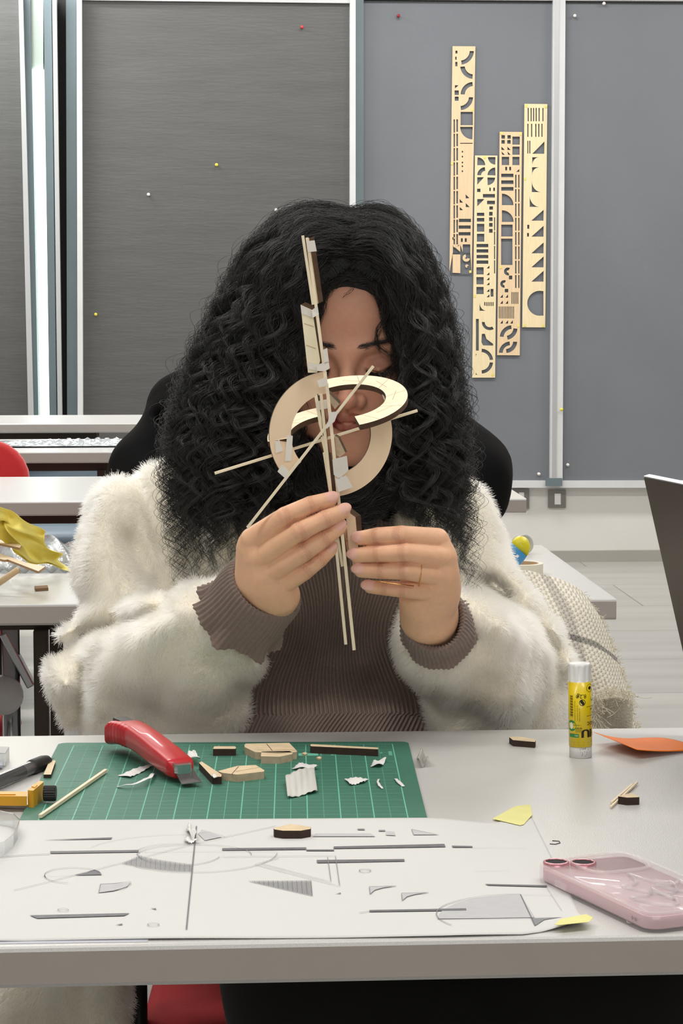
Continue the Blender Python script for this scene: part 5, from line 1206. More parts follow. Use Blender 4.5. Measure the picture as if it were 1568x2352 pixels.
# ---- body under the clothes
body = SDF(dom(180, 1330, 1000, 2150, 2.0, 2.62)[0], dom(180, 1330, 1000, 2150, 2.0, 2.62)[1], .006)
nk = hl(0, -50, -170)
body.cap(nk, pv(780, 1250, 2.45), .050, .055, .02); body.ellipsoid(pv(740, 1390, 2.46), (.13, .075, .12), None, .05); body.ellipsoid(pv(770, 1640, 2.46), (.14, .09, .16), None, .05); body.ellipsoid(pv(780, 1850, 2.46), (.15, .10, .10), None, .05)
LS, LE, LW = pv(400, 1245, 2.47), pv(300, 1570, 2.34), pv(478, 1452, D+.135); RS, RE, RW = pv(975, 1245, 2.47), pv(1130, 1560, 2.35), pv(1030, 1500, D+.14)
body.chain([(pv(560, 1240, 2.47), .04), (LS, .038), (LE, .030), (LW, .022)], .02); body.chain([(pv(900, 1240, 2.47), .04), (RS, .036), (RE, .030), (RW, .022)], .02)
Vb, Qb = largest(*body.mesh()); cb_ = skin_cols(Vb, body, 5)
parts = [(Vb, Qb, cb_), (Vh, Qh, ch), (Vl, Ql, cl), (Vr, Qr, cr_)]
off = 0; VV, QQ, CC = [], [], []
for v, q_, c_ in parts:
    VV.append(v); QQ.append(q_+off); CC.append(c_)
    if off:   # join on inside the sleeve or collar
        m_ = np.argmin(v[:, 2]) if v is Vh else np.argmax(v[:, 1]); i0 = np.argsort(((Vb-v[m_])**2).sum(1))[:1][0]; f0 = q_[(q_ == m_).any(1)][0]; g0 = Qb[(Qb == i0).any(1)][0]
        QQ.append(np.array([[g0[0], g0[1], f0[1]+off, f0[0]+off]]))
    off += len(v)
m_skin = M('skin', (200, 148, 120), 0.45, vcol='col', sss=0.25, noise=(220, 0.04), bump=(900, 0.25, 0.0006), spec=.4)
person = npmesh('person', v2w_np(np.concatenate(VV)), np.concatenate(QQ), m_skin, cols=np.concatenate(CC))
tag(person, 'woman with curly black hair and cream fur jacket holding up the wooden model', 'person')

# ---- brows and lashes
def hairline(name, keys, nst, L, r, spread, mat, par, dirf):
    P = []
    for i in range(nst):
        t = RNG.random(); a = t*(len(keys)-1); k = min(int(a), len(keys)-2); p = np.array(keys[k])*(1-(a-k))+np.array(keys[k+1])*(a-k)
        p = p+RNG.normal(0, spread, 3)*np.array([1, .2, 1]); d = dirf(t)+RNG.normal(0, .15, 3); d = d/np.linalg.norm(d)
        P.append([v2w_np(hl(*(p+d*L*s_))[None])[0] for s_ in (0, .5, 1)])
    return curves(name, np.array(P), np.array([r, r*.8, r*.2]), mat, par)
m_hairm = bpy.data.materials.new('black_hair'); m_hairm.use_nodes = True; nt = m_hairm.node_tree; b = nt.nodes['Principled BSDF']
b.inputs['Base Color'].default_value = (0.011, 0.0095, 0.009, 1); b.inputs['Roughness'].default_value = 0.30; b.inputs['Specular IOR Level'].default_value = 0.7
hn = nt.nodes.new('ShaderNodeTexNoise'); hn.inputs['Scale'].default_value = 9; htc = nt.nodes.new('ShaderNodeTexCoord'); hm = nt.nodes.new('ShaderNodeMapRange'); hm.inputs[3].default_value = .26; hm.inputs[4].default_value = .42
nt.links.new(htc.outputs['Object'], hn.inputs[0]); nt.links.new(hn.outputs[0], hm.inputs[0]); nt.links.new(hm.outputs[0], b.inputs['Roughness'])
b.inputs['Base Color'].default_value = (.009, .0085, .0085, 1); b.inputs['Specular IOR Level'].default_value = .6; b.inputs['IOR'].default_value = 1.5; hm.inputs[3].default_value = .17; hm.inputs[4].default_value = .32
for s in (-1, 1):
    hairline('eyebrow', [(s*11, 89.5, 17), (s*26, 87, 21.5), (s*39, 78, 21.5), (s*49, 66, 14)], 520, 6, .00009, 1.4, m_hairm, person, lambda t, s=s: np.array([s*.9, -.2, .35-.6*t]))
    hairline('eyelashes', [(s*19, 82, -8.5), (s*27, 85.6, -10.5), (s*36, 84, -10.5), (s*45, 76, -6)], 300, 8, .00017, .4, m_hairm, person, lambda t, s=s: np.array([s*(.1+.7*t), .7, -.55]))

# ---- fabric materials
def ribmat(name, rgb, freq, dist=.0012):
    m = bpy.data.materials.new(name); m.use_nodes = True; nt = m.node_tree; b = nt.nodes['Principled BSDF']; b.inputs['Roughness'].default_value = .9; b.inputs['Sheen Weight'].default_value = .15
    a = nt.nodes.new('ShaderNodeAttribute'); a.attribute_name = 'rib'; mu_ = nt.nodes.new('ShaderNodeMath'); mu_.operation = 'MULTIPLY'; mu_.inputs[1].default_value = 2*math.pi*freq
    si = nt.nodes.new('ShaderNodeMath'); si.operation = 'SINE'; nt.links.new(a.outputs['Fac'], mu_.inputs[0]); nt.links.new(mu_.outputs[0], si.inputs[0])
    n = nt.nodes.new('ShaderNodeTexNoise'); n.inputs['Scale'].default_value = 900; tc = nt.nodes.new('ShaderNodeTexCoord'); nt.links.new(tc.outputs['Object'], n.inputs[0])
    ad = nt.nodes.new('ShaderNodeMath'); ad.operation = 'ADD'; sc_ = nt.nodes.new('ShaderNodeMath'); sc_.operation = 'MULTIPLY'; sc_.inputs[1].default_value = .7; nt.links.new(n.outputs[0], sc_.inputs[0]); nt.links.new(si.outputs[0], ad.inputs[0]); nt.links.new(sc_.outputs[0], ad.inputs[1])
    bp = nt.nodes.new('ShaderNodeBump'); bp.inputs['Strength'].default_value = 1; bp.inputs['Distance'].default_value = dist; nt.links.new(ad.outputs[0], bp.inputs['Height']); nt.links.new(bp.outputs[0], b.inputs['Normal'])
    mr = nt.nodes.new('ShaderNodeMapRange'); mr.inputs[1].default_value = -1; mr.inputs[3].default_value = .7; mr.inputs[4].default_value = 1.1; nt.links.new(si.outputs[0], mr.inputs[0])  # shade in the rib grooves painted into the knit colour
    mx = nt.nodes.new('ShaderNodeMix'); mx.data_type = 'RGBA'; mx.blend_type = 'MULTIPLY'; mx.inputs[0].default_value = 1; mx.inputs[6].default_value = (*lin(rgb), 1)
    cc = nt.nodes.new('ShaderNodeCombineColor'); [nt.links.new(mr.outputs[0], cc.inputs[k]) for k in range(3)]; nt.links.new(cc.outputs[0], mx.inputs[7]); nt.links.new(mx.outputs[2], b.inputs['Base Color'])
    MATS[name] = m; return m
m_rib = ribmat('ribbed_brown_knit', (140, 120, 110), 1/.0041)
m_ribc = ribmat('ribbed_brown_cuff', (120, 103, 96), 1/.0041)
# ---- sweater
SW = SDF(dom(380, 1180, 1020, 1950, 2.2, 2.62)[0], dom(380, 1180, 1020, 1950, 2.2, 2.62)[1], .004)
SW.ellipsoid(pv(770, 1310, 2.465), (.135, .100, .18), None, .05); SW.ellipsoid(pv(705, 1360, 2.405), (.07, .07, .07), None, .07); SW.ellipsoid(pv(850, 1350, 2.40), (.075, .075, .075), None, .07)
SW.ellipsoid(pv(760, 1620, 2.46), (.165, .115, .18), None, .06); SW.ellipsoid(pv(770, 1850, 2.45), (.17, .13, .12), None, .05)
SW.cap(hl(0, -42, -120), pv(785, 1190, 2.44), .060, .075, .03)
for pts, r, k in (([(560, 1720, 2.36), (650, 1662, 2.345), (760, 1648, 2.34), (880, 1655, 2.345), (980, 1690, 2.36)], .013, .012), ([(570, 1760, 2.37), (700, 1700, 2.34), (860, 1700, 2.34), (980, 1740, 2.36)], .016, .02),
                  ([(700, 1420, 2.335), (760, 1520, 2.34), (770, 1600, 2.345)], .006, .02), ([(900, 1420, 2.335), (840, 1520, 2.335)], .006, .02)):
    SW.chain([(pv(*p), r) for p in pts], k)
Vs, Qs = SW.mesh(); Vs = smooth_np(Vs, Qs, 2)
px_, py_ = proj_np(Vs)
wv = (px_-784)/2360
gather = np.exp(-((py_-1440)/110)**2)
rib = wv + gather*(.020*np.sin((px_-760)/95.)) + .0035*np.sin(py_/55.+px_/160.)
rib = np.where(py_ > 1640, wv+.02*np.sin((py_-1640)/60.)*np.cos((px_-760)/200.), rib) + .25*(Vs[:, 1]-2.33)*np.sign(wv)*0
sweater = npmesh('sweater', v2w_np(Vs), Qs, m_rib, person, attrs={'rib': rib.astype(np.float32)})
sweater['label'] = 'brown ribbed high-necked sweater'
# ---- knitted cuffs
def cuff(a0, a1, rx, ry, frill, label, roll=0, nrib=52):
    a0, a1 = np.array(a0), np.array(a1); ax = (a1-a0)/np.linalg.norm(a1-a0); L = np.linalg.norm(a1-a0); u = np.cross(ax, [0, -1., .0]); u /= np.linalg.norm(u); v = np.cross(ax, u)
    cr, sr = math.cos(roll), math.sin(roll); u, v = u*cr+v*sr, v*cr-u*sr
    prof = [(.30, .80), (.12, .82), (0, .90), (-.05, 1.0), (.05, 1.09), (.25, 1.12), (.5, 1.12), (.75, 1.15), (.92, 1.22), (1.0, 1.30), (1.0, 1.27), (.85, 1.10), (.6, 1.05)]
    n = nrib*8; vs = []; ribv = []
    ts = np.interp(np.linspace(0, len(prof)-1, 60), range(len(prof)), [p[0] for p in prof]); rs = np.interp(np.linspace(0, len(prof)-1, 60), range(len(prof)), [p[1] for p in prof])
    for j, (t, r) in enumerate(zip(ts, rs)):
        for i in range(n):
            th = 2*math.pi*i/n; g = .020*math.cos(nrib*th); fr = frill*max(0, t-.6)/.4*(math.sin(th*7)+.6*math.sin(th*12+1)) ; w = r+g+fr*.10+.03*math.sin(3*th+5*t)
            vs.append(a0+ax*(L*(t+frill*.10*max(0, t-.5)*math.sin(th*5+2)))+u*rx*w*math.cos(th)+v*ry*w*math.sin(th))
    Q = [(j*n+i, j*n+(i+1) % n, (j+1)*n+(i+1) % n, (j+1)*n+i) for j in range(len(ts)-1) for i in range(n)]
    o = npmesh('cuff', v2w_np(np.array(vs)), Q, m_cuff, person); o['label'] = label; return o
m_cuff = M('brown_cuff_knit', (138, 119, 110), 0.9, sheen=.2, noise=(300, .08), bump=(900, .5, .0008))
cuff(pv(608, 1350, D+.022), pv(545, 1425, D+.058), .0335, .028, 1.0, 'frilled brown knitted cuff', roll=.0)
cuff(pv(997, 1424, D+.042), pv(1008, 1448, D+.084), .0275, .0275, .25, 'thick brown knitted cuff')
# ---- fur jacket
J0, J1 = dom(60, 1400, 1000, 1960, 2.08, 2.72); JK = SDF(J0, J1, .005)
JK.ellipsoid(pv(720, 1420, 2.475), (.185, .150, .155), None, .01); JK.ellipsoid(pv(740, 1650, 2.48), (.185, .14, .19), None, .04); JK.ellipsoid(pv(760, 1860, 2.48), (.20, .15, .12), None, .05)
JK.chain([(pv(620, 1190, 2.47), .052), (pv(440, 1198, 2.47), .054), (pv(358, 1225, 2.46), .062), (pv(342, 1330, 2.43), .066), (pv(326, 1450, 2.38), .060), (pv(322, 1535, 2.35), .058), (pv(318, 1610, 2.33), .058)], .03)
JK.chain([(pv(280, 1600, 2.33), .062), (pv(350, 1545, 2.28), .068), (pv(430, 1490, 2.225), .060), (pv(495, 1450, 2.185), .050), (pv(540, 1425, 2.15), .040)], .02)
JK.cap(pv(330, 1650, 2.30), pv(480, 1600, 2.24), .062, .038, .02)
JK.chain([(pv(880, 1190, 2.47), .050), (pv(960, 1200, 2.47), .054), (pv(1000, 1235, 2.46), .058), (pv(1020, 1340, 2.42), .060), (pv(1105, 1450, 2.38), .056), (pv(1150, 1560, 2.34), .058), (pv(1150, 1640, 2.34), .058)], .03)
JK.chain([(pv(1160, 1580, 2.34), .058), (pv(1130, 1545, 2.29), .058), (pv(1080, 1510, 2.23), .050), (pv(1030, 1475, 2.185), .042), (pv(1010, 1460, 2.165), .037)], .02)
JK.cap(pv(1150, 1640, 2.33), pv(1065, 1625, 2.27), .056, .036, .02)
JK.chain([(pv(520, 1140, 2.40), .045), (pv(560, 1250, 2.370), .040), (pv(590, 1400, 2.365), .030)], .02)   # lapels
JK.chain([(pv(930, 1150, 2.40), .038), (pv(920, 1240, 2.365), .028), (pv(930, 1400, 2.36), .018)], .02)
ax_ = [JK.lo[k]+JK.h*np.arange(JK.n[k]) for k in range(3)]; XX, YY, ZZ = np.meshgrid(*ax_, indexing='ij'); flat = np.stack([XX.ravel(), YY.ravel(), ZZ.ravel()], 1)
PX, PY = proj_np(flat); PX = PX.reshape(XX.shape); PY = PY.reshape(XX.shape); del flat
# open front
xl = np.interp(PY, [1080, 1150, 1300, 1500, 1600, 1680, 1900], [700, 650, 600, 600, 560, 525, 500]); xr = np.interp(PY, [1080, 1150, 1300, 1430, 1560, 1680, 1900], [850, 905, 935, 935, 965, 985, 1000])
near_mid = YY > 2.27
Wd_ = np.maximum(np.maximum((xl-PX), (PX-xr))/2360, YY-2.455); JK.F = np.maximum(JK.F, np.where(near_mid, -Wd_, -1)).astype(np.float32)
# folds: (points, height, width in px): plus = valley, minus = crest
folds = [([(300, 1095), (345, 1165), (372, 1260)], .010, 16), ([(296, 1230), (330, 1300), (378, 1356), (440, 1372)], .016, 26), ([(378, 1400), (311, 1425), (217, 1443), (137, 1496)], .020, 20), ([(262, 1464), (205, 1530), (195, 1610), (188, 1690)], .012, 20),
         ([(195, 1375), (150, 1430)], .008, 20), ([(150, 1462), (112, 1518), (135, 1570)], -.013, 32), ([(430, 1372), (330, 1450), (285, 1560)], -.010, 40), ([(400, 1480), (370, 1600), (360, 1680)], .007, 30), ([(250, 1490), (230, 1560), (228, 1640)], -.009, 22),
         ([(480, 1520), (540, 1560), (560, 1600)], .006, 24), ([(245, 1150), (215, 1280)], -.008, 40), ([(420, 1290), (470, 1340)], .008, 24),
         ([(1120, 1330), (1172, 1378), (1228, 1420), (1275, 1493), (1293, 1570)], .018, 20), ([(1085, 1330), (1150, 1365)], .012, 20), ([(1200, 1395), (1262, 1450), (1300, 1540)], -.012, 26), ([(1110, 1560), (1060, 1650)], .006, 40), ([(1230, 1520), (1240, 1600), (1220, 1680)], .008, 26),
         ([(1040, 1400), (1120, 1420), (1190, 1470)], -.008, 34), ([(1145, 1440), (1170, 1550), (1160, 1650)], -.008, 34), ([(1000, 1540), (1010, 1640)], .003, 30), ([(430, 1120), (480, 1250), (500, 1330)], .008, 28), ([(560, 1480), (620, 1500)], .006, 18)]
for pts, h_, w__ in folds:
    dd = np.full(PX.shape, 1e9, np.float32)
    for (x0, y0), (x1, y1) in zip(pts[:-1], pts[1:]):
        L2 = (x1-x0)**2+(y1-y0)**2; t = np.clip(((PX-x0)*(x1-x0)+(PY-y0)*(y1-y0))/L2, 0, 1); dd = np.minimum(dd, np.hypot(PX-x0-t*(x1-x0), PY-y0-t*(y1-y0)))
    JK.F += (h_*1.3*np.exp(-(dd/w__)**2)).astype(np.float32)
JK.F += (.0035*np.sin(XX*41+ZZ*23+1)*np.sin(YY*37+ZZ*31)).astype(np.float32)
# sleeve mouths
JK.cap(pv(600, 1360, 2.10), pv(520, 1460, 2.18), .034, .030, .004, 'sub'); JK.cap(pv(990, 1400, 2.10), pv(1012, 1462, 2.19), .030, .028, .004, 'sub')
del XX, YY, ZZ, PX, PY
Vj, Qj = JK.mesh(); Vj = smooth_np(Vj, Qj, 3); Nj = vnormals(Vj, Qj)
m_fur = hair_bsdf('cream_fur', (.90, .838, .69), .45, radial=.6)
m_furbase = M('cream_fur_backing', (246, 238, 220), 0.95, noise=(60, .08))
jacket = npmesh('jacket', v2w_np(Vj), Qj, m_furbase, person); jacket['label'] = 'cream fluffy fur jacket'
def fur(V, Q, N, n, L, name, par, seed=0, k=4, ymax=None, rad=.00028):
    r_ = np.random.default_rng(seed); A = np.linalg.norm(np.cross(V[Q[:, 2]]-V[Q[:, 0]], V[Q[:, 3]]-V[Q[:, 1]]), axis=1)
    w__ = A*np.where(N[Q[:, 0], 1] < .35, 1, .12)
    i = r_.choice(len(Q), n, p=w__/w__.sum()); a, b2 = r_.random(n), r_.random(n)
    q_ = Q[i]; P = ((1-a)*(1-b2))[:, None]*V[q_[:, 0]]+(a*(1-b2))[:, None]*V[q_[:, 1]]+(a*b2)[:, None]*V[q_[:, 2]]+((1-a)*b2)[:, None]*V[q_[:, 3]]
    Nn = N[q_[:, 0]]; 
    sw = .7*np.stack([vnoise(P, 38, seed+1), vnoise(P, 38, seed+2), vnoise(P, 38, seed+3)], 1)*1.5+np.stack([vnoise(P, 160, seed+4), vnoise(P, 160, seed+5), vnoise(P, 160, seed+6)], 1)*1.0
    tdir = sw+np.array([0, 0, -.55]); tdir -= Nn*(tdir*Nn).sum(1, keepdims=True)
    d = Nn*.75+tdir*.75+r_.normal(0, .16, (n, 3)); d /= np.linalg.norm(d, axis=1, keepdims=True)
    LL = L*r_.uniform(.55, 1.15, n)[:, None]; ts = np.linspace(0, 1, k); bend = tdir*.45+r_.normal(0, .12, (n, 3))
    S = np.stack([P-Nn*.001+d*LL*t+bend*LL*t*t for t in ts], 1)
    K = S.reshape(-1, 3); return curves(name, v2w_np(K).reshape(S.shape), np.linspace(rad, rad*.25, k), m_fur, par)
f_ = fur(Vj, Qj, Nj, NFUR, .0095, 'fur', jacket, 11)
# hem of the jacket hanging beside the seat
HM = SDF(dom(-20, 330, 2160, 2560, 2.0, 2.4)[0], dom(-20, 330, 2160, 2560, 2.0, 2.4)[1], .005)
HM.chain([(pv(90, 2150, 2.25), .034), (pv(80, 2300, 2.24), .036), (pv(85, 2500, 2.25), .034)], .02); HM.chain([(pv(140, 2150, 2.24), .03), (pv(135, 2500, 2.24), .03)], .02); HM.chain([(pv(245, 2150, 2.22), .023), (pv(240, 2320, 2.22), .022), (pv(228, 2500, 2.22), .020)], .004)
Vm, Qm = HM.mesh(); Vm = smooth_np(Vm, Qm, 2); hem = npmesh('jacket_hem', v2w_np(Vm), Qm, m_furbase, person); fur(Vm, Qm, vnormals(Vm, Qm), NFUR//12, .010, 'hem_fur', hem, 12)
# ---- trousers and shoes
TR = SDF((-.20, 1.75, .04), (.46, 2.62, .72), .010)
TR.chain([((-.03, 2.46, .545), .10), ((-.015, 2.02, .565), .082), ((-.02, 2.03, .3), .07), ((-.03, 2.06, .09), .055)], .04); TR.chain([((.13, 2.46, .545), .10), ((.22, 1.98, .565), .088), ((.22, 2.0, .3), .07), ((.21, 2.02, .09), .055)], .04)
TR.ellipsoid((.10, 2.18, .55), (.15, .22, .06), None, .05); TR.ellipsoid((.05, 2.47, .56), (.16, .11, .1), None, .04)
Vt, Qt = TR.mesh(); Vt = smooth_np(Vt, Qt, 2); npmesh('trousers', v2w_np(Vt), Qt, M('black_trousers', (15, 15, 16), 0.9, noise=(20, .1)), person)
for x, y in ((-.03, 2.03), (.21, 1.99)):
    S_ = SDF((x-.06, y-.22, -.002), (x+.06, y+.10, .12), .006); S_.chain([((x, y+.04, .045), .036), ((x, y-.05, .04), .038), ((x, y-.14, .034), .034)], .02)
    v_, q_ = S_.mesh(); v_[:, 2] = np.maximum(v_[:, 2], .003); npmesh('shoe', v2w_np(v_), q_, M('black_shoe', (28, 28, 30), .5, noise=(20, .05)), person)
# ---- finger ring
rgd = MB(); c_ = pv(965, 1316, D-.006); pts = []
for k in range(41):
    a = 2*math.pi*k/40; pts.append(tuple(v2w_np((c_+np.array([.0012*math.sin(a), -math.cos(a)*.0113*1.0, math.sin(a)*.0112]))[None])[0]))
rgd.tube(pts, .0005, 8, 0, False); rgd.tube([tuple(v2w(*pv(862, 1335, D-.0215))), tuple(v2w(*pv(905, 1341, D-.0225))), tuple(v2w(*pv(950, 1346, D-.017)))], .0006, 8); fr_ = rgd.build('finger_ring', M('gold', (226, 170, 110), .25, metal=1, noise=(30, .02)), person); fr_['label'] = 'thin gold finger ring'
# ================================================================== HER HAIR
def cat(keys, t):
    K = np.array(keys, float); n = len(K)-1; a = np.clip(t, 0, 1)*n; i = np.minimum(a.astype(int), n-1); f = (a-i)[:, None]
    g = lambda j: K[np.clip(j, 0, n)]
    p0, p1, p2, p3 = g(i-1), g(i), g(i+1), g(i+2)
    return .5*((2*p1)+(-p0+p2)*f+(2*p0-5*p1+4*p2-p3)*f*f+(-p0+3*p1-3*p2+p3)*f**3)
LI = [(808, 634), (772, 642), (734, 692), (708, 780), (684, 870), (668, 960), (655, 1050), (640, 1120), (600, 1210), (550, 1330)]
LO = [(824, 500), (700, 486), (615, 545), (550, 640), (500, 750), (448, 860), (410, 980), (402, 1090), (412, 1225), (432, 1385)]
RI = [(804, 634), (850, 644), (880, 696), (904, 770), (920, 850), (916, 930), (902, 1010), (905, 1090), (945, 1190), (1005, 1310)]
RO = [(788, 500), (880, 492), (950, 550), (992, 640), (1020, 740), (1036, 850), (1050, 960), (1062, 1080), (1070, 1215), (1090, 1395)]
Dc = [2.345, 2.345, 2.345, 2.345, 2.34, 2.33, 2.315, 2.305, 2.30, 2.30]       # middle depth of the mass
Th = [.08, .09, .10, .10, .095, .085, .070, .055, .045, .035]              # half depth of the mass
def p3(keyx, d):
    """arrays of picture x, y and distance -> sitter frame"""
    x = keyx[:, 0]; y = keyx[:, 1]; rx = (x-784)/FPX; ry = (1176-y)/FPX
    f = math.cos(PITCH)+ry*math.sin(PITCH); return np.stack([rx*d/f, d, HC+d*(-math.sin(PITCH)+ry*math.cos(PITCH))/f], 1)
skull_c = hl(0, -8, 32); skr = np.array([75+9, 93+8, 86+12])*hs/1000
def hug(P, sgn=-1.):
    """keep strands outside the skull"""
    q = (P-skull_c)@Rh.T; inside = ((q/skr)**2).sum(-1) < 1; e_ = (Rh@np.array([0, sgn, 0.]))
    a = ((e_/skr)**2).sum(); b_ = ((q*e_)/skr**2).sum(-1); c_ = ((q/skr)**2).sum(-1)-1
    lam = np.where(inside, (-b_+np.sqrt(np.maximum(b_*b_-a*c_, 0)))/a, 0)[..., None]
    return P+np.array([0, sgn, 0.])*lam
K = 64; ts = np.linspace(0, 1, K)
def lock(side, w, dep, t1, seed, amp=1.0, t0=0.0):
    r_ = np.random.default_rng(seed); t = t0+(t1-t0)*ts
    I, O = (cat(LI, t), cat(LO, t)) if side < 0 else (cat(RI, t), cat(RO, t))
    ww = w+.05*math.sin(seed)*np.sin(t*5+seed); xy = I*(1-ww[:, None])+O*ww[:, None]
    dc = np.interp(t, np.linspace(0, 1, 10), Dc); th = np.interp(t, np.linspace(0, 1, 10), Th)
    prof = np.sqrt(np.clip(1-(2*np.clip(w, 0, 1)-1)**2, .12, 1)); d = dc+dep*th*prof
    P = p3(xy, d)
    P = hug(P, -1. if dep < .35 else 1.)
    # curl
    T = np.gradient(P, axis=0); T /= np.linalg.norm(T, axis=1, keepdims=True)+1e-9
    U = np.cross(T, [0, 1., .2]); U /= np.linalg.norm(U, axis=1, keepdims=True)+1e-9; Vv = np.cross(T, U)
    s_ = np.concatenate([[0], np.cumsum(np.linalg.norm(np.diff(P, axis=0), axis=1))]); wl = r_.uniform(.032, .062); ph = r_.uniform(0, 6.28)+2*math.pi*np.concatenate([[0], np.cumsum(np.diff(s_)/(wl*(1.7-1.0*ts[1:])))])+.5*np.sin(s_*30+seed); hand_ = r_.choice([-1, 1])
    A = amp*(.0026+.0072*np.clip((s_-.05)/.12, 0, 1))*r_.uniform(.7, 1.25)*(1-.25*np.clip((ts-.9)/.1, 0, 1))
    P = P+U*(A*np.cos(ph))[:, None]+Vv*(.5*A*np.sin(ph)*hand_)[:, None]
    return P, U, Vv, s_
strands = []; rad = []
def clump(P, U, Vv, s_, n, sp, r_, frizz=1.0):
    m = len(s_)
    for k in range(n):
        a = r_.uniform(0, 6.28); q = sp*math.sqrt(r_.random()); ph2 = r_.uniform(0, 6.28)
        spread = q*(1.0-.45*ts)+.0008*frizz*np.sin(s_*r_.uniform(90, 220)+ph2)
        tw = a+s_*12
        W = P+U*(spread*np.cos(tw))[:, None]+Vv*(spread*np.sin(tw))[:, None]
        W = W+(np.sin(s_[:, None]*r_.uniform(120, 260)+r_.uniform(0, 6.28, 3))*.0005*frizz)
        L = r_.uniform(.82, 1.0); idx = ts*L*(m-1); i = np.minimum(idx.astype(int), m-2); f = (idx-i)[:, None]
        strands.append(W[i]*(1-f)+W[i+1]*f)
rr_ = np.random.default_rng(21)
for side, nl in ((-1, NL), (1, int(NL*.72))):
    for j in range(nl):
        w = rr_.random()**.85 if side < 0 else rr_.random(); dep = -1+ (rr_.random()**1.8)*1.9; t1 = rr_.uniform(.80, 1.0) if rr_.random() < .55 else rr_.uniform(.6, .82)
        sd_ = int(rr_.integers(1, 10**6))
        for c in range(3):
            P, U, Vv, s_ = lock(side, w+rr_.normal(0, .028), dep+rr_.normal(0, .07), t1-rr_.uniform(0, .05), sd_, rr_.uniform(.85, 1.15))
            clump(P, U, Vv, s_, 18, .0050, rr_, 1.5)
# face-framing wisps
for keys, d0 in (([(870, 640), (888, 700), (868, 760), (880, 800), (905, 850), (898, 920)], 2.262), ([(862, 650), (884, 690), (880, 740), (862, 790), (872, 815)], 2.258), ([(745, 645), (728, 720), (716, 790), (700, 850), (690, 930)], 2.265), ([(880, 660), (900, 760), (912, 860), (905, 960), (880, 1040)], 2.275),
                 ([(760, 640), (748, 665), (742, 700), (748, 730)], 2.258), ([(800, 640), (806, 665), (792, 690)], 2.255), ([(735, 700), (722, 800), (706, 900), (700, 990)], 2.272), ([(895, 690), (905, 800), (900, 880), (885, 960)], 2.268)):
    P = hug(p3(cat(keys, ts), d0+.02*ts)); T = np.gradient(P, axis=0); T /= np.linalg.norm(T, axis=1, keepdims=True); U = np.cross(T, [0, 1., 0]); Vv = np.cross(T, U); s_ = np.concatenate([[0], np.cumsum(np.linalg.norm(np.diff(P, axis=0), axis=1))])
    P = P+U*(.003*np.sin(s_*170+d0*900))[:, None]; clump(P, U, Vv, s_, 14 if len(keys) > 4 else 5, .0035, rr_)
# the dark curls at throat height
for j in range(46):
    x0, y0 = rr_.uniform(660, 720), rr_.uniform(980, 1080); keys = [(x0, y0), (x0+rr_.uniform(0, 30), y0+50), (x0+40, 1110+rr_.uniform(-20, 40)), (x0+110, 1150+rr_.uniform(-30, 50)), (x0+200, 1165+rr_.uniform(-40, 40))]
    if j % 2: keys = [(1600-a, b2) for a, b2 in keys]
    P = p3(cat(keys, ts), 2.30+.03*rr_.random()+0*ts); T = np.gradient(P, axis=0); T /= np.linalg.norm(T, axis=1, keepdims=True); U = np.cross(T, [0, 1., 0]); Vv = np.cross(T, U); s_ = np.concatenate([[0], np.cumsum(np.linalg.norm(np.diff(P, axis=0), axis=1))])
    P = P+U*(.004*np.sin(s_*110+j))[:, None]; clump(P, U, Vv, s_, 22, .006, rr_)
for j in range(150):   # fine roots along the hairline and the parting
    side = -1 if rr_.random() < .55 else 1; a = rr_.random(); x0 = 806+side*(2+64*a**1.1); y0 = 612+34*a**1.6+rr_.normal(0, 5)
    keys = [(x0, y0), (x0+side*18, y0-16), (x0+side*52, y0-4+20*a), (x0+side*80, y0+50), (x0+side*92, y0+120)]
    P = p3(cat(keys, ts), 2.262+0*ts); P = hug(P); T = np.gradient(P, axis=0); T /= np.linalg.norm(T, axis=1, keepdims=True); U = np.cross(T, [0, 1., 0]); Vv = np.cross(T, U); s_ = np.concatenate([[0], np.cumsum(np.linalg.norm(np.diff(P, axis=0), axis=1))])
    clump(P, U, Vv, s_, 12, .004, rr_, .6)
ns0 = len(strands)
# loose flyaways
for j in range(NFLY):
    side = -1 if rr_.random() < .6 else 1; w = 1.0+abs(rr_.normal(0, .045)) if rr_.random() < .7 else rr_.random(); P, U, Vv, s_ = lock(side, min(w, 1.14), rr_.uniform(-1.05, .8), rr_.uniform(.35, 1.0), int(rr_.integers(1, 10**6)), rr_.uniform(.8, 1.5), t0=rr_.uniform(0, .35))
    strands.append(P+np.cumsum(rr_.normal(0, .00035, P.shape), axis=0))
SS = np.array(strands); del strands
# dark under-volume so that the mass is closed
UV = SDF(dom(340, 1130, 470, 1360, 2.19, 2.50)[0], dom(340, 1130, 470, 1360, 2.19, 2.50)[1], .004)
UV.ellipsoid(hl(0, -14, 40), tuple(np.array([83, 96, 88])*hs/1000), Rh, .004)
for I, O in ((LI, LO), (RI, RO)):
    for f in (.30, .55, .78):
        pts = []
        for j in range(2, 8):
            x = I[j][0]*(1-f)+O[j][0]*f; y = I[j][1]*(1-f)+O[j][1]*f; hw = abs(O[j][0]-I[j][0])/2360*.20+.004; pts.append((pv(x, y, Dc[j]+.008+(.015 if j < 5 else .005)), min(hw, Th[j]*.62)*(1 if j < 7 else .6)))
        UV.chain(pts, .015)
UV.chain([(pv(690, 900, 2.41), .05), (pv(700, 1100, 2.40), .05), (pv(800, 1160, 2.37), .035), (pv(900, 1100, 2.40), .05), (pv(905, 900, 2.41), .045)], .02)
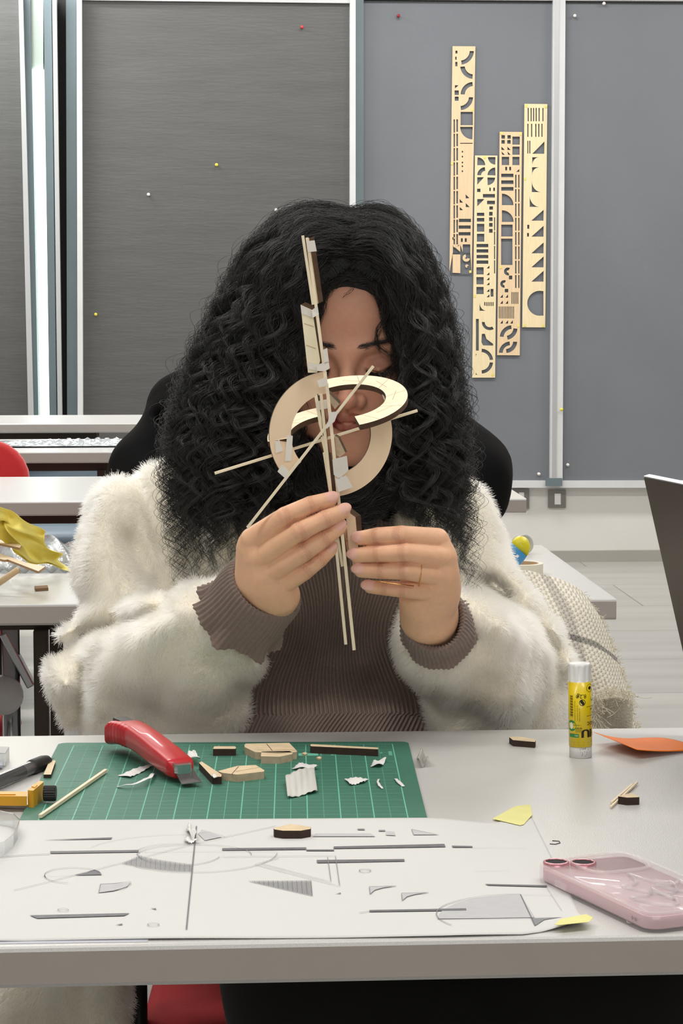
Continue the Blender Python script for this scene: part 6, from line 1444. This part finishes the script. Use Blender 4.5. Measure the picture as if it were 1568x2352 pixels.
# keep the face clear
UV.ellipsoid(hl(0, 95, -28), (.066, .072, .098), Rh, .006, 'sub')
Vu, Qu = UV.mesh(); Vu = smooth_np(Vu, Qu, 1); Nu = vnormals(Vu, Qu); lu = (Vu-HO)@Rh.T*1000/hs; Vu = Vu+Nu*(np.where((np.abs(lu[:, 0]) < 70) & (lu[:, 1] > 20) & (lu[:, 2] > -20), 0, 1)*.0025*np.sin(Vu[:, 0]*420+np.sin(Vu[:, 2]*90)*3))[:, None]
hair = npmesh('hair', v2w_np(Vu), Qu, M('hair_underlayer', (20, 18, 18), .6, noise=(200, .3)), person); hair['label'] = 'long curly black hair'
curves('hair_strands', v2w_np(SS.reshape(-1, 3)).reshape(SS.shape), np.concatenate([np.full(K-8, 1.0), np.linspace(1, .3, 8)])*.00014, m_hairm, hair)
print('strands', SS.shape)
# ================================================================== PERSON BEHIND, CHAIR, SCARF, LAPTOP
BD = 3.95
hood = SDF(dom(200, 1230, 820, 1560, 3.6, 4.35)[0], dom(200, 1230, 820, 1560, 3.6, 4.35)[1], .008)
hood.ellipsoid(pv(710, 1200, BD+.08), (.21, .13, .26), None, .02)
ARM = {-1: [(560, 1000, BD+.05, .07), (430, 1010, BD+.03, .075), (355, 1105, BD-.03, .068), (360, 1170, BD-.10, .058), (480, 1195, BD-.24, .046), (600, 1185, BD-.30, .040)],
       1: [(860, 1010, BD+.05, .07), (1010, 1045, BD+.03, .066), (1075, 1088, BD-.02, .062), (1086, 1120, BD-.08, .050), (960, 1180, BD-.24, .044), (840, 1185, BD-.30, .040)]}
for s in (-1, 1): hood.chain([(pv(x, y, d), r) for x, y, d, r in ARM[s]], .05)
hood.chain([(pv(480, 925, BD+.08), .072), (pv(430, 930, BD+.06), .060), (pv(385, 935, BD+.05), .028)], .02)
hood.chain([(pv(560, 930, BD+.10), .06), (pv(700, 960, BD+.12), .07), (pv(820, 950, BD+.10), .06)], .04)
hood.cap(pv(372, 962, BD-.02), pv(400, 985, BD-.05), .012, .016, .012, 'sub')
Vk, Qk = largest(*hood.mesh()); Vk = smooth_np(Vk, Qk, 2); Vk = Vk+vnormals(Vk, Qk)*(.004*vnoise(Vk, 26, 4)+.003*np.sin(Vk[:, 0]*30+Vk[:, 2]*50))[:, None]
bb = SDF(dom(320, 1140, 560, 1600, 3.52, 4.3)[0], dom(320, 1140, 560, 1600, 3.52, 4.3)[1], .005)
bb.ellipsoid(pv(705, 740, BD+.02), (.075, .095, .115), None, .01); bb.ellipsoid(pv(705, 820, BD-.02), (.055, .06, .06), None, .03); bb.cap(pv(705, 850, BD+.04), pv(705, 1000, BD+.06), .05, .055, .02)
bb.cap(pv(705, 775, BD-.075), pv(705, 800, BD-.09), .008, .011, .01); bb.ellipsoid(pv(705, 1200, BD+.08), (.15, .09, .22), None, .03); bb.ellipsoid(pv(705, 1420, BD+.08), (.15, .11, .12), None, .04)
for s in (-1, 1):
    A_ = ARM[s]; wx_ = A_[-1][0]; bb.chain([(pv(x, y, d), max(.024, r*.52)) for x, y, d, r in A_]+[(pv(wx_-s*38, 1186, BD-.34), .024), (pv(wx_-s*62, 1188, BD-.36), .024)], .02)
    for k in range(4): bb.chain([(pv(wx_-s*66, 1176+k*7, BD-.37), .0100), (pv(wx_-s*92, 1180+k*10, BD-.385), .0085), (pv(wx_-s*106, 1192+k*10, BD-.375), .0078)], .003)
    bb.chain([(pv(wx_-s*55, 1172, BD-.36), .012), (pv(wx_-s*74, 1158, BD-.375), .010)], .006)
    bb.chain([(pv(705+s*75, 1500, BD+.02), .08), (pv(705+s*100, 1470, BD-.38), .07)], .03)
    bb.ellipsoid(pv(705+s*44, 748, BD-.085), (.014, .010, .009), None, .008, 'sub'); bb.ellipsoid(pv(705+s*44, 750, BD-.068), (.013, .012, .010), None, .002)
    bb.ellipsoid(pv(705+s*108, 765, BD+.02), (.008, .018, .030), None, .004)
bb.cap(pv(705, 745, BD-.075), pv(705, 792, BD-.094), .006, .012, .010); bb.cap(pv(682, 838, BD-.080), pv(728, 838, BD-.080), .0055, .0055, .006); bb.ellipsoid(pv(705, 880, BD-.06), (.03, .03, .03), None, .02)
Vq, Qq = largest(*bb.mesh()); Vq = smooth_np(Vq, Qq, 1); cq = skin_cols(Vq, bb, 3, (206, 160, 134))
for cx, cy, cd, rx_, col in ((705, 838, BD-.085, .016, (160, 84, 78)), (661, 752, BD-.08, .010, (60, 40, 34)), (749, 752, BD-.08, .010, (60, 40, 34)), (661, 716, BD-.08, .014, (40, 30, 26)), (749, 716, BD-.08, .014, (40, 30, 26))):
    q_ = (Vq-pv(cx, cy, cd))/np.array([rx_, .03, .0045]); g = np.exp(-(q_**2).sum(1))[:, None]*.9; cq = cq*(1-g)+np.array(lin(col))*g
p2 = npmesh('person', v2w_np(Vq), Qq, m_skin, cols=cq); tag(p2, 'person in a black hooded top sitting behind the woman, mostly hidden by her', 'person')
hd_ = npmesh('hooded_top', v2w_np(Vk), Qk, M('black_cotton', (9, 9, 10), .95, spec=.15, sheen=.0, noise=(30, .1), bump=(500, .3, .001)), p2); hd_['label'] = 'black hooded top'
hq = SDF(dom(560, 850, 560, 900, 3.8, 4.15)[0], dom(560, 850, 560, 900, 3.8, 4.15)[1], .008); hq.ellipsoid(pv(705, 715, BD+.04), (.084, .10, .115), None, .01); hq.ellipsoid(pv(705, 790, BD-.06), (.062, .05, .09), None, .01, 'sub')
Vz, Qz = hq.mesh(); npmesh('hair', v2w_np(Vz), Qz, M('dark_short_hair', (24, 20, 18), .6, noise=(200, .3), bump=(300, .8, .003)), p2)
tr2 = SDF(dom(380, 1050, 1380, 1700, 3.4, 4.2)[0], dom(380, 1050, 1380, 1700, 3.4, 4.2)[1], .012)
for s in (-1, 1): tr2.chain([(pv(705+s*75, 1500, BD+.02), .095), (pv(705+s*100, 1470, BD-.38), .082)], .03)
Vy, Qy = tr2.mesh(); npmesh('trousers', v2w_np(Vy), Qy, M('black_trousers', (15, 15, 16)), p2)
q_ = v2w(*pv(705, 1500, BD+.04)); chair(q_.x, q_.y, 0.0, 'red chair hidden under the hooded person', seatz=min(.46, q_.z-.10), backtop=.80)

# her chair
m_seat = M('shaded_red_upholstery', (150, 18, 24), 0.85, noise=(300, 0.08), bump=(700, 0.4, 0.001))  # chair red darkened, putting the under-table shade into its colour
cs_ = pv(800, 1600, 2.47); cw = v2w(.04, 2.47, 0)
e = empty('upholstered_chair', (cw.x, cw.y, 0), 'red chair the woman in the fur jacket is sitting on', 'chair')
yawm = -YAW
def CP(a, b2, z): return v2w(.04+a, 2.47+b2, z)
bk_ = CP(0, .20, .68); rounded_pad(bk_.x, bk_.y, .66, .47, .30, .035, tilt=math.radians(-5), rotz=yawm).build('backrest', m_seat, e)
st_ = CP(0, -.04, .445); rounded_pad(st_.x, st_.y, .425, .47, .46, .045, horizontal=True, rotz=yawm, r=.07).build('seat', m_seat, e)
for sx in (-1, 1):
    MB().tube([CP(sx*.235, -.22, 0), CP(sx*.235, -.22, .66)], .0085, 12).build('leg', m_blackmetal, e)
    MB().tube([CP(sx*.21, .22, 0), CP(sx*.21, .18, .46), CP(sx*.20, .235, .80)], .011, 12).build('leg', m_blackmetal, e)
    MB().tube([CP(sx*.235, -.22, .40), CP(sx*.225, .19, .40)], .009, 10).build('side_rail', m_chrome, e)

# scarf
rowsS = [[(1100, 1335, 2.52), (1190, 1310, 2.52), (1250, 1320, 2.54), (1300, 1336, 2.56), (1338, 1358, 2.60)],
         [(1110, 1400, 2.49), (1215, 1385, 2.49), (1290, 1385, 2.50), (1345, 1398, 2.52), (1382, 1425, 2.58)],
         [(1150, 1480, 2.47), (1262, 1455, 2.455), (1320, 1462, 2.47), (1375, 1480, 2.50), (1414, 1508, 2.57)],
         [(1180, 1550, 2.47), (1275, 1520, 2.445), (1335, 1525, 2.455), (1390, 1540, 2.48), (1432, 1560, 2.56)],
         [(1200, 1620, 2.47), (1290, 1600, 2.44), (1345, 1600, 2.455), (1405, 1602, 2.47), (1450, 1612, 2.55)],
         [(1290, 1720, 2.47), (1330, 1690, 2.44), (1360, 1690, 2.455), (1415, 1690, 2.46), (1466, 1690, 2.54)]]
PS = np.array([[tuple(pv(*c)) for c in r_] for r_ in rowsS]); nu, nv = 110, 90
G = np.array([[bil(PS, i/(nu-1), j/(nv-1)) for j in range(nv)] for i in range(nu)])
G[..., 1] += .006*np.sin(G[..., 0]*60)*np.linspace(0, 1, nu)[:, None]
px_, py_ = proj_np(G.reshape(-1, 3)); uu = np.repeat(np.linspace(0, 1, nu), nv); vv = np.tile(np.linspace(0, 1, nv), nu)
base_ = np.array(lin((248, 241, 224))); cs = np.tile(base_, (nu*nv, 1)); blk = np.array(lin((70, 70, 74))); gry = np.array(lin((188, 182, 176)))
ru = .405+.015*vv; g = (np.abs(uu-ru-.0) < .022)[:, None]*.85; mott = (.5+.5*np.sin(px_*1.1)*np.sin(py_*1.1))[:, None]; 
g2 = (np.abs(vv-.50) < .055)[:, None]*.6; cs = cs*(1-g2)+gry*g2; cs = cs*(1-g*(.5+.5*mott))+blk*g*(.5+.5*mott)
cs = np.concatenate([cs, cs]); Nn = np.cross(np.gradient(G, axis=0), np.gradient(G, axis=1)); Nn /= np.linalg.norm(Nn, axis=2, keepdims=True); Nn = np.where((Nn[..., 1:2] > 0), -Nn, Nn)
A = G.reshape(-1, 3); B = (G-Nn*.004).reshape(-1, 3); n_ = nu*nv
Q = [(i*nv+j, (i+1)*nv+j, (i+1)*nv+j+1, i*nv+j+1) for i in range(nu-1) for j in range(nv-1)]; Q += [tuple(k+n_ for k in q_[::-1]) for q_ in Q]
rim = [i*nv for i in range(nu)]+[(nu-1)*nv+j for j in range(1, nv)]+[i*nv+nv-1 for i in range(nu-2, -1, -1)]+[j for j in range(nv-2, 0, -1)]
Q += [(rim[k], rim[k]+n_, rim[(k+1) % len(rim)]+n_, rim[(k+1) % len(rim)]) for k in range(len(rim))]
m_scarf = bpy.data.materials.new('woven_scarf'); m_scarf.use_nodes = True; nt = m_scarf.node_tree; b = nt.nodes['Principled BSDF']; b.inputs['Roughness'].default_value = .95
a = nt.nodes.new('ShaderNodeAttribute'); a.attribute_name = 'col'; nt.links.new(a.outputs['Color'], b.inputs['Base Color'])
tc = nt.nodes.new('ShaderNodeTexCoord'); rot = nt.nodes.new('ShaderNodeMapping'); rot.inputs['Rotation'].default_value = (0, .35, 0); nt.links.new(tc.outputs['Object'], rot.inputs[0])
hs_ = []
for ax in ('X', 'Z'):
    wv_ = nt.nodes.new('ShaderNodeTexWave'); wv_.bands_direction = ax; wv_.inputs['Scale'].default_value = 70; wv_.inputs['Distortion'].default_value = 1.2; wv_.inputs['Detail Scale'].default_value = 40; nt.links.new(rot.outputs[0], wv_.inputs[0]); hs_.append(wv_)
ad = nt.nodes.new('ShaderNodeMath'); ad.operation = 'MULTIPLY'; nt.links.new(hs_[0].outputs[1], ad.inputs[0]); nt.links.new(hs_[1].outputs[1], ad.inputs[1])
bp = nt.nodes.new('ShaderNodeBump'); bp.inputs['Distance'].default_value = .0013; nt.links.new(ad.outputs[0], bp.inputs['Height']); nt.links.new(bp.outputs[0], b.inputs['Normal']); MATS['woven_scarf'] = m_scarf
scarf = npmesh('scarf', v2w_np(np.concatenate([A, B])), Q, m_scarf, cols=cs); tag(scarf, 'cream woven scarf with a dark stripe hanging over the red chair at the right', 'scarf')
# fringed, folded-over lower corner
def cornerfold(u, v):
    p = np.array(pv(1372+78*u, 1612+12*math.sin(u*3.1)*-1+70*v, 2.47-.03*math.sin(u*3.1)*(1-v)-.02)); return tuple(v2w(*p))
cf = MB().sheet(cornerfold, 30, 24, .003).build('folded_corner', M('scarf_plain', (226, 218, 198), .95, noise=(300, .06), bump=(420, .9, .002)), scarf)
FR_ = []
for k in range(220):
    u = RNG.random(); base = np.array(pv(1362+88*u, 1600-14*math.sin(u*3.1)+RNG.normal(0, 4), 2.42+.02*RNG.random())) if k % 2 else np.array(pv(1366+RNG.normal(0, 5), 1600+75*u, 2.425))
    d = np.array([RNG.normal(0, .6), -.5, RNG.normal(-.3, .5)]); L = RNG.uniform(.006, .020); FR_.append([base+d*L*s_+np.array([math.sin(s_*4+k)*.002, 0, math.cos(s_*5+k)*.002]) for s_ in np.linspace(0, 1, 8)])
for k in range(160):
    i = RNG.integers(2, nu-1); base = G[i, nv-1]; d = np.array([RNG.uniform(.3, 1), -.2, RNG.normal(0, .4)]); FR_.append([base+d*RNG.uniform(.003, .007)*s_ for s_ in np.linspace(0, 1, 8)])
FR_ = np.array(FR_); curves('fringe', v2w_np(FR_.reshape(-1, 3)).reshape(FR_.shape), np.full(8, .00028), M('scarf_thread', (226, 218, 198), .9, noise=(50, .05)), scarf)

# laptop at the right
a_ = at(1478, 1097, 2.10); b_ = at(1602, 1712, 2.125); dirn = (Rv*math.sin(math.radians(15))-Hf*math.cos(math.radians(15))).normalized(); WL = .31
e = empty('laptop', b_+dirn*WL/2+Rv*.1, 'open laptop standing at the right edge, its dark lid seen from behind', 'laptop')
b_.z = ZT+.016
nl = (b_-a_).cross(dirn).normalized()
if nl.dot(Rv) < 0: nl = -nl
m_lid = M('dark_lid', (78, 70, 66), .45, metal=.2, noise=(12, .04)); m_rimm = M('laptop_silver', (186, 190, 198), .3, metal=.7, noise=(12, .03))
MB().prism([a_, a_+dirn*WL, b_+dirn*WL, b_], nl*.0055, 0).build('lid', m_lid, e, bevel=.0008)
MB().prism([a_+nl*.0005-Vector((0, 0, .0001)), a_+nl*.0056, b_+nl*.0056, b_+nl*.0005], -dirn*.0008, 0).build('lid_rim', m_rimm, e)
tp = (a_-b_).normalized(); MB().prism([a_+tp*.0003, a_+dirn*WL+tp*.0003, a_+dirn*WL+nl*.0058+tp*.0003, a_+nl*.0058+tp*.0003], tp*.0012, 0).build('lid_top_rim', m_rimm, e)
MB().prism([a_+nl*.006+dirn*.01-tp*.01, a_+nl*.006+dirn*(WL-.01)-tp*.01, b_+nl*.006+dirn*(WL-.01)+tp*.01, b_+nl*.006+dirn*.01+tp*.01], nl*.0004, 0).build('screen', M('dark_screen', (20, 22, 26), .1, noise=(9, .02)), e)
hx = Vector((dirn.y, -dirn.x, 0)); hx = hx if hx.dot(Rv) > 0 else -hx; b0 = Vector((b_.x, b_.y, ZT+.001))
MB().prism([b0, b0+dirn*WL, b0+dirn*WL+hx*.215, b0+hx*.215], (0, 0, .015), 0).build('base', m_rimm, e, bevel=.002)
MB().prism([b0+dirn*.02+hx*.03+Vector((0, 0, .0151)), b0+dirn*(WL-.02)+hx*.03+Vector((0, 0, .0151)), b0+dirn*(WL-.02)+hx*.125+Vector((0, 0, .0151)), b0+dirn*.02+hx*.125+Vector((0, 0, .0151))], (0, 0, .0008), 0).build('keyboard', M('dark_keys', (30, 30, 32), .5, noise=(9, .02)), e)
